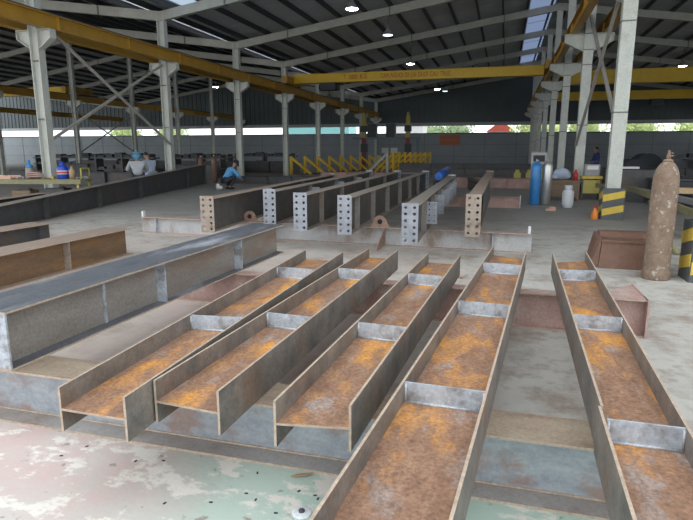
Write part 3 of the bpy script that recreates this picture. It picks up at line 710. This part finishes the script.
curved_rail([(2.55, 17.0, .55), (2.95, 14.2, .62), (3.05, 12.7, .56), (3.1, 11.0, .48), (3.2, 9.6, .44), (3.45, 8.6, .45)], 'olive channel sweeping from behind the striped column to the right edge', 'olive')
curved_rail([(3.3, 16.5, .50), (3.5, 14.2, .52), (3.7, 12., .50)], 'grey channel farther right, behind the tan timber', 'grey_paint')
m = MB(); m.tube([(2.52, 8.95, .0), (2.42, 9.4, .28), (2.36, 9.75, .52), (2.4, 10.3, .66)], .045, 10); o = m.build('leaning_pipe', 'olive'); tag(o, 'olive pipe leaning down to the floor right of the rusty cylinder', 'pipe')
t = thing('yellow_crate', 'yellow crate behind the rusty cylinder near the right edge', 'crate', (3.78, 10.6, .50), R(4))
m = MB(); m.box(-.45, .6, -.25, .25, 0, .13); m.build('body', 'safety_yellow', t, bevel=.01)
m = MB(); m.box(-.47, .62, -.27, .27, .11, .15); m.build('rim', 'safety_yellow', t)
t = thing('crate_stand', 'dark low stand under the yellow crate', 'stand', (3.86, 10.6, 0))
m = MB(); m.box(-.5, .6, -.24, .24, .42, .50); m.build('top', 'dark_steel', t)
for x in (-.45, .55):
    m = MB(); m.box(x - .04, x + .04, -.2, .2, 0, .42); m.build('leg', 'dark_steel', t)
m = MB(); m.box(-.3, .3, -.2, .2, 0, .12); o = m.build('white_board', 'label_white', None, (3.55, 18.4, .98)); o.scale = (1, 1, .5); tag(o, 'white board edge sticking out right of the near right column', 'board')
m = MB(); m.box(-.7, .9, -.35, .35, 0, .95); o = m.build('dark_locker', 'dark_steel', None, (3.65, 18.5, 0)); tag(o, 'low dark steel locker behind the near right column', 'locker')

for (x, y, wv, hv, l) in ((5.0, 15.2, 1.5, .55, 'dark box added to darken the floor behind the striped column box, the nearer one'), (5.2, 17.6, 2.2, .7, 'dark box added to darken the right aisle farther back, behind the timber')):
    t = thing('dark_filler', l, 'machine', (x, y, 0), R(6), 'dark filler boxes in the right aisle')  # invented dark boxes, added to darken floor that came out too light
    m = MB(); m.box(-wv / 2, wv / 2, -.4, .4, .12, hv); m.build('bed', 'trolley_dark', t, bevel=.02)
    m = MB(); m.box(-wv / 2 - .05, wv / 2 + .05, -.45, .45, hv, hv + .05); m.build('filler_top', 'dark_steel', t)
    for sx in (-1, 1):
        m = MB(); m.box(sx * wv * .4 - .1, sx * wv * .4 + .1, -.35, .35, 0, .12); m.build('foot', 'dark_steel', t)

# ------------------------------------------------------------------ people
def skinmesh(verts, edges, radii, sub=2):
    me = bpy.data.meshes.new('tmp'); me.from_pydata(verts, edges, [])
    o = bpy.data.objects.new('tmp', me); COL.objects.link(o)
    md = o.modifiers.new('s', 'SKIN'); md.use_smooth_shade = True
    for i, r in enumerate(radii):
        sv = me.skin_vertices[0].data[i]; sv.radius = (r, r) if not isinstance(r, tuple) else r; sv.use_root = (i == 0)
    o.modifiers.new('u', 'SUBSURF').levels = sub
    bpy.context.view_layer.update()
    out = bpy.data.meshes.new_from_object(o.evaluated_get(bpy.context.evaluated_depsgraph_get()))
    COL.objects.unlink(o); bpy.data.objects.remove(o)
    vs = [tuple(v.co) for v in out.vertices]; fs = [list(p.vertices) for p in out.polygons]; return vs, fs
def add_raw(mb, vf, mi=0):
    k = len(mb.v); mb.v += vf[0]; mb.f += [[k + i for i in f] for f in vf[1]]; mb.m += [mi] * len(vf[1]); mb.sm += [True] * len(vf[1])
def person(label, loc, rz, J, jacket, trousers, hat=None, group='workers in the hall'):
    t = thing('person', label, 'person', loc, rz, group)
    V = Vector
    hip, chest, neck, head = V(J['hip']), V(J['chest']), V(J['neck']), V(J['head'])
    mid = (hip + chest) / 2
    ids = {}; vs = []; ed = []; rd = []
    def av(n, p, r, par=None):
        ids[n] = len(vs); vs.append(tuple(p)); rd.append(r)
        if par: ed.append((ids[par], ids[n]))
    av('hip', hip, (.14, .11)); av('mid', mid, (.125, .1), 'hip'); av('chest', chest, (.15, .11), 'mid'); av('neck', neck, .055, 'chest'); av('hb', neck.lerp(head, .6), .06, 'neck')
    for s in 'lr':
        av('sh' + s, J['sh' + s], .062, 'chest'); av('el' + s, J['el' + s], .045, 'sh' + s); av('wr' + s, J['wr' + s], .03, 'el' + s)
        d = (V(J['wr' + s]) - V(J['el' + s])).normalized(); av('pa' + s, V(J['wr' + s]) + d * .07, .034, 'wr' + s)
        av('th' + s, J['th' + s], .085, 'hip'); av('kn' + s, J['kn' + s], .058, 'th' + s); av('an' + s, J['an' + s], .04, 'kn' + s)
    b = MB(); add_raw(b, skinmesh(vs, ed, rd))
    f = (V(J['face']) if 'face' in J else V((0, 1, 0))).normalized(); rt = f.cross(V((0, 0, 1))).normalized(); up = rt.cross(f)
    hb_ = MB(); hb_.ball((0, 0, 0), (.076, .095, .115), 16); hb_.ball((0, .095, -.015), (.014, .02, .022), 8)
    hb_.ball((.078, -.005, -.005), (.012, .025, .035), 8); hb_.ball((-.078, -.005, -.005), (.012, .025, .035), 8)
    hb_.ball((.03, .083, .015), .012, 8, 1); hb_.ball((-.03, .083, .015), .012, 8, 1); hb_.ball((0, .085, -.055), (.025, .008, .008), 8, 2)
    M = Matrix((rt, f, up)).transposed().to_4x4(); M.translation = head; hb_.xf(M)
    k = len(b.v); b.v += hb_.v; b.f += [[k + i for i in q] for q in hb_.f]; b.m += hb_.m; b.sm += hb_.sm
    for s in 'lr':   # fingers
        wr = V(J['wr' + s]); d = (wr - V(J['el' + s])).normalized(); sd = d.cross(V((0, 0, 1)));  sd = sd.normalized() if sd.length > .1 else V((0, 1, 0)); nn = sd.cross(d)
        for q, ln in enumerate((.07, .08, .075, .06)):
            o_ = wr + d * .085 + sd * (q - 1.5) * .019; b.tube([o_, o_ + d * ln * .55 - nn * .008, o_ + d * ln * .9 - nn * .03], [.009, .0085, .006], 6)
        o_ = wr + d * .04 - sd * .03; b.tube([o_, o_ - sd * .03 + d * .03, o_ - sd * .035 + d * .065 - nn * .01], [.011, .01, .007], 6)
    b.build('body', ['skin', 'hair', 'maroon'], t)
    # jacket
    ids.clear(); vs.clear(); ed.clear(); rd.clear()
    av('hip', hip, (.175, .14)); av('mid', mid, (.165, .135), 'hip'); av('chest', chest, (.185, .145), 'mid'); av('nk', chest.lerp(neck, .75), .075, 'chest')
    for s in 'lr':
        av('sh' + s, J['sh' + s], .085, 'chest'); av('el' + s, J['el' + s], .066, 'sh' + s); av('wr' + s, V(J['el' + s]).lerp(V(J['wr' + s]), .9), .05, 'el' + s)
    m = MB(); add_raw(m, skinmesh(vs, ed, rd)); m.build('jacket', jacket, t)
    ids.clear(); vs.clear(); ed.clear(); rd.clear()
    av('hip', hip, (.165, .13))
    for s in 'lr':
        av('th' + s, J['th' + s], .11, 'hip'); av('kn' + s, J['kn' + s], .082, 'th' + s); av('an' + s, V(J['kn' + s]).lerp(V(J['an' + s]), .92), .062, 'kn' + s)
    m = MB(); add_raw(m, skinmesh(vs, ed, rd)); m.build('trousers', trousers, t)
    for s in 'lr':
        a = V(J['an' + s]); m = MB(); m.ball((a.x, a.y + .07, a.z - .03), (.05, .14, .05), 12); m.v = [(x, y, max(z, a.z - .075)) for x, y, z in m.v]; m.build('shoe', 'black_rubber', t)
    if hat:
        m = MB(); m.lathe([(.19, .0), (.15, .045), (.115, .06), (.11, .12), (.07, .165), (.001, .17)], 18); 
        if hat == 'hat_blue': m.ball((0, -.06, -.02), (.13, .10, .15), 12)
        m.xf(M); m.build('hat', hat, t)
    else:
        m = MB(); m.ball((0, -.018, .03), (.084, .095, .10), 14); m.xf(M); m.build('hair', 'hair', t)
    return t
seat = dict(hip=(0, 0, .66), chest=(0, .12, 1.02), neck=(0, .19, 1.19), head=(0, .27, 1.33), face=(0, .8, -.5), shl=(-.2, .12, 1.1), shr=(.2, .12, 1.1), ell=(-.29, .3, .86), elr=(.29, .3, .86), wrl=(-.16, .5, .8), wrr=(.16, .5, .8), thl=(-.1, .08, .64), thr=(.1, .08, .64), knl=(-.14, .46, .62), knr=(.14, .46, .62), anl=(-.14, .44, .14), anr=(.14, .44, .14))
for k in list(seat): pass
t = thing('wooden_box', 'box seat under the worker in the grey shirt', 'box', (-11.95, 16.3, 0)); m = MB(); m.box(-.3, .3, -.22, .2, 0, .46); m.build('body', 'dark_wood', t); m = MB(); m.box(-.32, .32, -.24, .22, .46, .49); m.build('lid', 'dark_wood', t)
W2 = {k: (v if k == 'face' else (v[0] * 1.12, v[1], v[2] + .0)) for k, v in seat.items()}
for k in ('anl', 'anr'): W2[k] = (W2[k][0], W2[k][1], .075)
person('person in grey shirt and blue hat seated, back turned, behind the long dark girder', (-11.95, 16.25, 0), R(38), W2, 'cloth_grey', 'cloth_dark', 'hat_blue')
W3 = dict(W2); person('person in pale blue work clothes sitting just right of the one in grey', (-12.45, 17.75, 0), R(75), W3, 'cloth_pale', 'cloth_pale', None)
t = thing('wooden_box', 'box seat under the worker in pale blue', 'box', (-12.5, 17.75, 0), R(75)); m = MB(); m.box(-.25, .25, -.2, .2, 0, .46); m.build('body', 'dark_wood', t); m = MB(); m.box(-.26, .26, -.21, .21, .46, .49); m.build('lid', 'dark_wood', t)
squat = dict(hip=(0, -.05, .36), chest=(0, .24, .72), neck=(0, .36, .87), head=(0, .44, 1.0), face=(0, .8, -.6), shl=(-.2, .25, .78), shr=(.2, .25, .78), ell=(-.32, .42, .55), elr=(.32, .42, .55), wrl=(-.16, .62, .42), wrr=(.16, .62, .42), thl=(-.11, .02, .38), thr=(.11, .02, .38), knl=(-.19, .36, .5), knr=(.19, .36, .5), anl=(-.15, .1, .075), anr=(.15, .1, .075))
person('person in a bright blue jacket crouching over work behind the leftmost bolted beam', (-10.62, 19.9, 0), R(-40), squat, 'cloth_blue', 'cloth_dark', 'cloth_dark')
m = MB(); m.ball((0, 0, .13), (.09, .08, .13), 10); m.ball((.12, 0, .09), (.08, .07, .09), 10); o = m.build('white_bag', 'label_white', None, (-10.75, 19.5, 0)); tag(o, 'small white bag on the floor left of the crouching worker in blue', 'bag')
stand = dict(hip=(0, 0, .90), chest=(0, 0, 1.28), neck=(0, .0, 1.44), head=(0, .03, 1.56), face=(.0, 1, -.15), shl=(-.19, 0, 1.37), shr=(.19, 0, 1.37), ell=(-.25, -.02, 1.1), elr=(.21, .05, 1.1), wrl=(-.18, .1, .88), wrr=(.15, .26, 1.02), thl=(-.1, 0, .86), thr=(.1, 0, .86), knl=(-.11, .02, .48), knr=(.11, .05, .48), anl=(-.11, -.02, .075), anr=(.12, .0, .075))
person('person in navy work clothes standing far back between the two near right columns', (4.0, 27.5, 0), R(100), stand, 'cloth_navy', 'cloth_navy', None)

# ------------------------------------------------------------------ left table with canister
t = thing('work_table', 'cluttered low table with yellow frame at the far left behind the long girder', 'work table', (-12.0, 12.25, 0), R(14))
m = MB(); m.box(-1.7, 1.2, -.35, .35, .72, .76); m.build('top', 'olive', t)
for x in (-1.6, 1.1):
    for y in (-.3, .3):
        m = MB(); m.box(x - .03, x + .03, y - .03, y + .03, 0, .72); m.build('leg', 'yellow_frame', t)
m = MB(); m.box(-1.7, 1.2, -.37, -.345, .64, .74); m.build('apron', 'olive', t)
m = MB(); m.tube([(1.15, -.2, .76), (1.15, -.2, 1.04), (1.15, .25, 1.04), (1.15, .25, .76)], .02, 8); m.build('guard_rail', 'yellow_frame', t)
for (x, y, wv, hv, mt, l) in ((-12.6, 12.2, .5, .45, 'dark_wood', 'brown crate under the cluttered table at far left'), (-11.75, 12.45, .55, .5, 'dark_steel', 'dark crate under the cluttered table below the blue canister'), (-11.22, 12.5, .32, .38, 'bin_rust', 'rusty crate under the right end of the cluttered table')):
    t = thing('scrap_crate', l, 'crate', (x, y, 0), R(14), 'crates under the cluttered table')
    m = MB(); m.box(-wv / 2, wv / 2, -.2, .2, 0, .03)
    for a in (-1, 1):
        m.box(a * wv / 2 - .012, a * wv / 2 + .012, -.2, .2, .03, hv); m.box(-wv / 2 + .012, wv / 2 - .012, a * .2 - .012, a * .2 + .012, .03, hv)
    m.build('body', mt, t)
    m = MB()
    for k in range(4): m.bar((-wv * .4, -.12 + .08 * k, hv - .1), (wv * .4, -.1 + .07 * k, hv + .05 - .02 * k), .04)
    m.build('scrap', 'dark_steel', t)
TZ = .762
t = thing('blue_canister', 'blue canister with red and white label on the cluttered table, right of the column', 'canister', (-11.5, 12.42, TZ))
m = MB(); m.lathe([(.13, 0), (.145, .02), (.145, .30), (.12, .34), (.07, .37), (.065, .42), (.075, .43), (.075, .46)], 24); m.build('body', 'drum_blue', t)
m = MB(); m.lathe([(.147, .12), (.147, .22)], 24); m.build('label', 'label_white', t)
m = MB(); m.lathe([(.149, .15), (.149, .20)], 24); m.build('label_band', 'label_red', t)
m = MB(); m.tube([(.14, 0, .1), (.21, 0, .14), (.21, 0, .3), (.12, 0, .34)], .014, 8); m.build('handle', 'drum_blue', t)
t = thing('grey_jug', 'greyish brown jug with blue cap on the cluttered table at far left', 'jug', (-12.38, 12.2, TZ))
m = MB(); m.lathe([(.10, 0), (.12, .03), (.11, .2), (.10, .3), (.04, .36)], 20); m.build('body', 'plate_rust', t)
m = MB(); m.lathe([(.102, .29), (.08, .37), (.03, .40), (.03, .5)], 20); m.build('cap', 'cyl_blue', t)
m = MB(); m.lathe([(.07, 0), (.075, .22), (.03, .28), (.025, .34)], 14); o = m.build('pale_bottle', 'wood', None, (-11.2, 12.42, TZ)); tag(o, 'pale bottle just right of the blue canister', 'bottle')
t = thing('tool_tray', 'salmon coloured tray of small parts at the left edge of the table', 'tray', (-13.1, 11.97, TZ), R(14))
m = MB(); m.box(-.45, .4, -.25, .2, 0, .03); m.box(-.45, .4, -.25, -.23, .03, .09); m.box(-.45, .4, .18, .2, .03, .09); m.build('tray', 'salmon', t)
for k in range(5):
    m = MB(); m.tube([(-.35 + .1 * k, -.1, .06), (-.3 + .1 * k, .1, .06)], .03, 8); m.build('roll', 'label_white', t)
t = thing('hose_coil', 'pinkish hose coil slumped on the table in front of the first left column', 'hose', (-12.08, 12.1, TZ))
m = MB(); m.tube([(.2 * math.cos(a * .5), .12 * math.sin(a * .5), .03 + .004 * a) for a in range(38)], .022, 6); m.build('coil', 'pink_steel', t)
for i, (x, y, a) in enumerate([(-11.85, 12.25, .3), (-10.98, 12.5, 1.4), (-12.5, 11.95, 2.)]):
    m = MB(); m.bar((-.15, 0, .03), (.15, 0, .03), .04, .03); m.box(.12, .18, -.06, .06, 0, .06); o = m.build('hand_tool', 'grey_paint' if i else 'yellow_frame', None, (x, y, TZ + .002)); o.rotation_euler = (0, 0, a)
    tag(o, ['yellowish hand tool between canister and hose coil', 'grey hand tool beside the blue canister', 'grey hand tool left of the hose coil'][i], 'tool')

# gas cylinders behind the seated workers
bottle('gas_cylinder', 'brown gas cylinder behind the second left column, the left one of two', (-14.2, 24.2, 0), .13, 1.2, 'bin_rust', None)
bottle('gas_cylinder', 'brown gas cylinder behind the second left column, the right one of two', (-13.6, 24.4, 0), .13, 1.25, 'bin_rust', None)

# ------------------------------------------------------------------ yellow jigs, welding gantry, pipe, sign
def jig(loc, flip, label, grp, mt='crane_yellow'):
    t = thing('yellow_jig', label, 'jig', loc, 0, grp); s = -1 if flip else 1; h = 1.42 if flip else 1.15
    m = MB(); m.box(-.08, .08, -.08, .08, 0, h); m.build('post', mt, t)
    m = MB(); m.bar((0, 0, h - .07), (s * 1.35, 0, .05), .14, .15); m.build('strut', mt, t)
    m = MB(); m.box(min(-.1, s * 1.45), max(.1, s * 1.45), -.06, .06, 0, .05); m.build('foot', 'dark_steel', t)
    return t
GL = 'yellow jigs, left bank'; GR = 'yellow jigs, right bank'
NL, NR = 9, 9
for k in range(NL):
    x = -13.3 + (2.9 * k / (NL - 1)); y = 33.9 + 1.6 * k
    jig((x, y, 0), False, 'yellow triangular jig, %s from the left in the left bank' % ordn[k].replace('nearest', 'first'), GL)
for k in range(NR):
    x = -7.7 + 2.0 * k / (NR - 1); y = 37.5 + .9 * k
    jig((x, y, 0), True, ('pale ' if k == 0 else '') + 'yellow triangular jig, %s from the left in the right bank' % ordn[k].replace('nearest', 'first'), GR, 'column_paint' if k == 0 else 'crane_yellow')
t = thing('welding_gantry', 'red and yellow legged welding gantry in front of the back wall', 'gantry', (-9.3, 47., 0))
for x in (-2.42, 1.38):
    m = MB(); m.box(x - .16, x + .16, -.2, .2, 0, 2.6); lg = m.build('leg', 'maroon', t)
    m = MB(); m.box(x - .16, x + .16, -.2, .2, 2.6, 4.2); m.prism([(x - .16, 4.2), (x + .16, 4.2), (x + .05, 4.7), (x - .05, 4.7)], 'y', -.2, .2); m.build('mast', 'yellow_frame', t)
    m = MB(); m.box(x - .25, x + .25, -.35, .3, 3.1, 3.6); m.build('drive_box', 'trolley_dark', t)
    m = MB(); m.box(x - .22, x + .28, -.3, .25, 1.4, 2.1); m.build('torch_head', 'trolley_dark', t)
m = MB(); m.box(-3.4, 2.4, -.15, .15, 2.45, 2.65); m.build('beam', 'teal_grey', t)
for x in (-1.68, -.07):
    m = MB(); m.box(x - .38, x + .38, -.3, .3, 2.66, 3.75); m.build('cabinet', 'trolley_dark', t)
for x in (-1.2, 2.2):
    m = MB(); m.box(x - .08, x + .08, -.1, .1, 0, 2.45); m.build('post', 'teal_grey', t)
for x, l in ((-12.05, 'left one of two small white notices on the back wall'), (-11.1, 'right one of two small white notices on the back wall')):
    m = MB(); m.box(-.36, .36, 0, .03, 0, .55); o = m.build('wall_notice', 'label_white', None, (x, YB - .06, 1.28)); tag(o, l, 'notice', 'white notices on the back wall')
t = thing('control_booth', 'olive control cabinet standing below the white notices', 'cabinet', (-9.9, 51., 0))
m = MB(); m.box(-.9, .9, -.4, .4, 0, 1.3); m.build('case', 'olive', t, bevel=.03); m = MB(); m.box(-.5, .5, -.42, -.4, .5, 1.1); m.build('panel', 'yellow_frame', t)
t = thing('warning_sign', 'dark orange sign board with pale lettering on the back wall', 'sign', (-5.4, YB - .1, 2.12))
m = MB(); m.box(-1.0, 1.0, 0, .04, 0, .95); m.build('board', 'sign_orange', t)
text_mesh('AN TOAN LA TREN HET', .17, t, Matrix.Translation((0, -.006, .47)) @ FRONT, 'wood')
m = MB(); m.tube([(-1.42, 12.4, 0), (-1.80, 19.3, 0)], .12, 18); m.tube([(-1.80, 19.3, 0), (-1.801, 19.33, 0)], .135, 18)
m.v = [(x, y, z + .135) for x, y, z in m.v]; 
o = m.build('blue_pipe', 'pipe_blue', None, (-.2, 2.5, .82)); 
# shift so that it lies on two stools beyond the fifth bolted beam
o.location = (-.55, 5.2, .58); tag(o, 'bright blue pipe resting beyond the far end of the fifth bolted beam', 'pipe')
for y, x, l in ((18.3, -2.02, 'near stool under the blue pipe'), (23.6, -2.3, 'far stool under the blue pipe')):
    t = thing('pipe_stool', l, 'stool', (x, y, 0), 0, 'stools under the blue pipe')
    m = MB(); m.box(-.2, .2, -.1, .1, .5, .57); m.build('head', 'dark_steel', t)
    for sx in (-.15, .15):
        m = MB(); m.box(sx - .03, sx + .03, -.08, .08, 0, .5); m.build('leg', 'dark_steel', t)

# ------------------------------------------------------------------ background stock
ST = [  # x, y, z, length, depth, flange, rotation, material, words
    (-9.0, 27.0, 0, 5.5, .45, .22, -88, 'pink_steel', 'pinkish beam lying across behind the crouching worker'),
    (2.2, 23.5, 0, 4.1, .42, .22, 88, 'pink_steel', 'pinkish beam lying across behind the blue cylinder'),
    (-.9, 21.0, 0, 3., .42, .24, 10, 'dark_steel', 'dark beam lying left of the rightmost bolted beam, far end'),
    (.1, 26.5, 0, 5.5, .4, .22, 84, 'dark_steel', 'dark beam lying across beyond the rightmost bolted beam'),
    (1.5, 30.0, 0, 7.0, .6, .25, 90, 'dark_steel', 'long dark beam lying across below the orange sign'),
    (1.6, 35.0, 0, 8.0, .75, .3, 91, 'dark_steel', 'deeper dark beam lying across farther below the orange sign'),
    (-14.6, 20.2, .0, 8., .62, .3, 84, 'dark_steel', 'dark beam lying across behind the two seated workers'),
    (-14.5, 26.0, 0, 11., .8, .3, 86, 'dark_steel', 'deep dark beam lying across behind the brown gas cylinders'),
    (-15.5, 31.0, 0, 12., .9, .3, 88, 'dark_steel', 'deep dark beam far left, behind the dark racks'),
    (-13.5, 36.0, 0, 9., .8, .3, 90, 'dark_steel', 'deep dark beam left of the yellow jigs'),
    
    (9.5, 21.0, 0, 5., .7, .3, 88, 'dark_steel', 'dark beam lying in the right aisle behind the timber'),
    (10.5, 26.0, 0, 6.5, .8, .3, 89, 'dark_steel', 'deep dark beam farther back in the right aisle'),
    (9.4, 14.5, 0, 3.2, .55, .25, 80, 'dark_steel', 'dark beam lying behind the tan timber at the right'),
    (-8.3, 24.2, 0, 4.6, .35, .2, 97, 'dark_steel', 'low dark beam lying just behind the crouching worker'),
]
for (x, y, z, L, h, bf, a, mt, lab) in ST:
    ibeam('stock_beam', lab, (x, y, z), R(a), L, h, bf, mt, mt, stiff=(L * .25, L * .5, L * .75), edge=mt, mstiff=mt, group='steel stock in the background')
def rack(loc, rz, w_, h, label):
    t = thing('storage_rack', label, 'rack', loc, rz, 'dark racks in the background')
    for x in (-w_ / 2, 0, w_ / 2):
        m = MB(); m.box(x - .05, x + .05, -.3, .3, 0, h); m.build('upright', 'dark_steel', t)
    for z in (.5, h - .25):
        m = MB(); m.box(-w_ / 2 - .3, w_ / 2 + .3, -.28, .28, z, z + .07); s_ = m.build('shelf', 'dark_steel', t)
        q = MB()
        for k in range(6):
            hh = .1 + .18 * ((k * 37) % 5) / 5; xx = -w_ / 2 + w_ * (k + .5) / 6; q.box(xx - w_ * .06, xx + w_ * .06, -.22, .22, z + .075, z + .075 + hh)
        q.build('load', 'trolley_dark' if z > .6 else 'dark_steel', s_)
for (x, y, w_, h, l) in [(-19.5, 25.5, 3.2, 1.35, 'dark rack left of the seated worker in grey'), (-16.8, 28.5, 3.0, 1.3, 'dark rack behind the seated worker in grey'), (-19.8, 34.0, 4.2, 1.3, 'dark rack behind the second left column'), (-17.0, 38.0, 4.4, 1.35, 'dark rack behind the third left column'), (-28., 33., 4.5, 1.3, 'dark rack behind the blue canister'), (-33., 36., 5., 1.2, 'dark rack at the far left edge'), (8.6, 27.5, 3., 1.4, 'dark rack right of the navy worker'), (10.8, 31., 4., 1.3, 'dark rack far back in the right aisle')]:
    rack((x, y, 0), R(random.uniform(-4, 4)), w_, h, l)
for i, (x, y, l) in enumerate([(4.85, 24.3, 'dark cable reel left of the rusty cylinder top, the lower one'), (6.05, 27.6, 'dark cable reel left of the rusty cylinder top, the taller one')]):
    t = thing('cable_reel', l, 'cable reel', (x, y, (0 if i == 0 else 0)), R(20), 'cable reels')
    z = .6 if i == 0 else .7
    for s in (-.25, .25):
        m = MB(); m.tube([(0, s - .02, z), (0, s + .02, z)], z, 24); m.build('flange_disc', 'trolley_dark', t)
    m = MB(); m.tube([(0, -.23, z), (0, .23, z)], z * .55, 18); m.build('drum', 'black_rubber', t)
# yellow bits behind the blue cylinder
for i, (x, y) in enumerate([(.55, 24.6), (1.05, 24.9), (1.5, 25.2)]):
    m = MB(); m.box(-.14, .14, -.12, .12, 0, .5); m.box(-.08, .08, -.08, .08, .5, .6); o = m.build('yellow_drum_jack', 'yellow_frame', None, (x, y, .44)); o.location.z = .0; o.scale = (1, 1, 1.2)
    tag(o, 'yellowish steel jack left of the blue gas cylinder, %s of three' % ('leftmost', 'middle', 'rightmost')[i], 'jack', 'yellow jacks')

# ------------------------------------------------------------------ outside, seen through the open band
def tree(x, y, z, r, mt, label):
    t = thing('tree', label, 'tree', (x, y, 0), 0, 'trees behind the hall')
    m = MB(); m.tube([(0, 0, 0), (.1, 0, z - r * .5)], [.2, .12], 8); m.build('trunk', 'dark_wood', t)
    m = MB(); rr = random.Random(int(x * 10))
    for k in range(520):
        d = Vector((rr.gauss(0, 1), rr.gauss(0, 1), rr.gauss(0, 1))).normalized() * r * rr.uniform(.6, 1.0); c = Vector((0, 0, z)) + Vector((d.x * 1.5, d.y, d.z))
        s = r * rr.uniform(.08, .16); u = Vector((rr.gauss(0, 1), rr.gauss(0, 1), rr.gauss(0, 1))).normalized() * s; v = u.orthogonal().normalized() * s
        k0 = len(m.v); m.v += [tuple(c - u), tuple(c + v * .5), tuple(c + u), tuple(c - v * .5)]; m.f.append([k0, k0 + 1, k0 + 2, k0 + 3]); m.m.append(0); m.sm.append(False)
    m.ball((0, 0, z), (r * .9, r * .6, r * .6), 12); m.build('crown', mt, t)
TR = [(-6.0, 74, 'leaf_dark', 'left of the red roof'), (2.9, 66, 'leaf_light', 'right of the red roof'), (8.0, 65, 'leaf_light', 'right of the near right column'), (13.3, 65, 'leaf_light', 'above the rusty cylinder'), (18.6, 65, 'leaf_light', 'at the right edge'), (-9.8, 80, 'leaf_dark', 'behind the welding gantry'), (-50, 66, 'leaf_light', 'right of the far left column'), (-43.5, 67, 'leaf_light', 'behind the watery braces'), (5.0, 72, 'leaf_light', 'behind the right columns')]
TR[7] = (-43.5, 67, 'leaf_light', 'behind the thin far braces on the left')
for (x, y, mt, l) in TR: tree(x, y, 3.9, 1.7, mt, 'leafy tree outside seen through the wall opening, ' + l)
def house(x, y, w_, h, mt, roof, label):
    t = thing('house', label, 'building', (x, y, 0), 0, 'buildings behind the hall')
    m = MB(); m.box(-w_ / 2, w_ / 2, 0, 4, 0, h); m.build('wall', mt, t)
    m = MB(); m.prism([(-w_ / 2 - .3, h), (w_ / 2 + .3, h), (0, h + 1.2)], 'y', -.3, 4.3); m.build('roof', roof, t)
house(-.6, 68, 2.6, 3.75, 'house_white', 'house_red', 'white building with a red roof outside the back wall')
house(-24., 70, 9., 5.2, 'turquoise', 'house_white', 'pale turquoise building outside, left of the welding gantry')
house(-12.5, 72, 4.5, 5., 'house_white', 'house_white', 'white building outside behind the welding gantry')
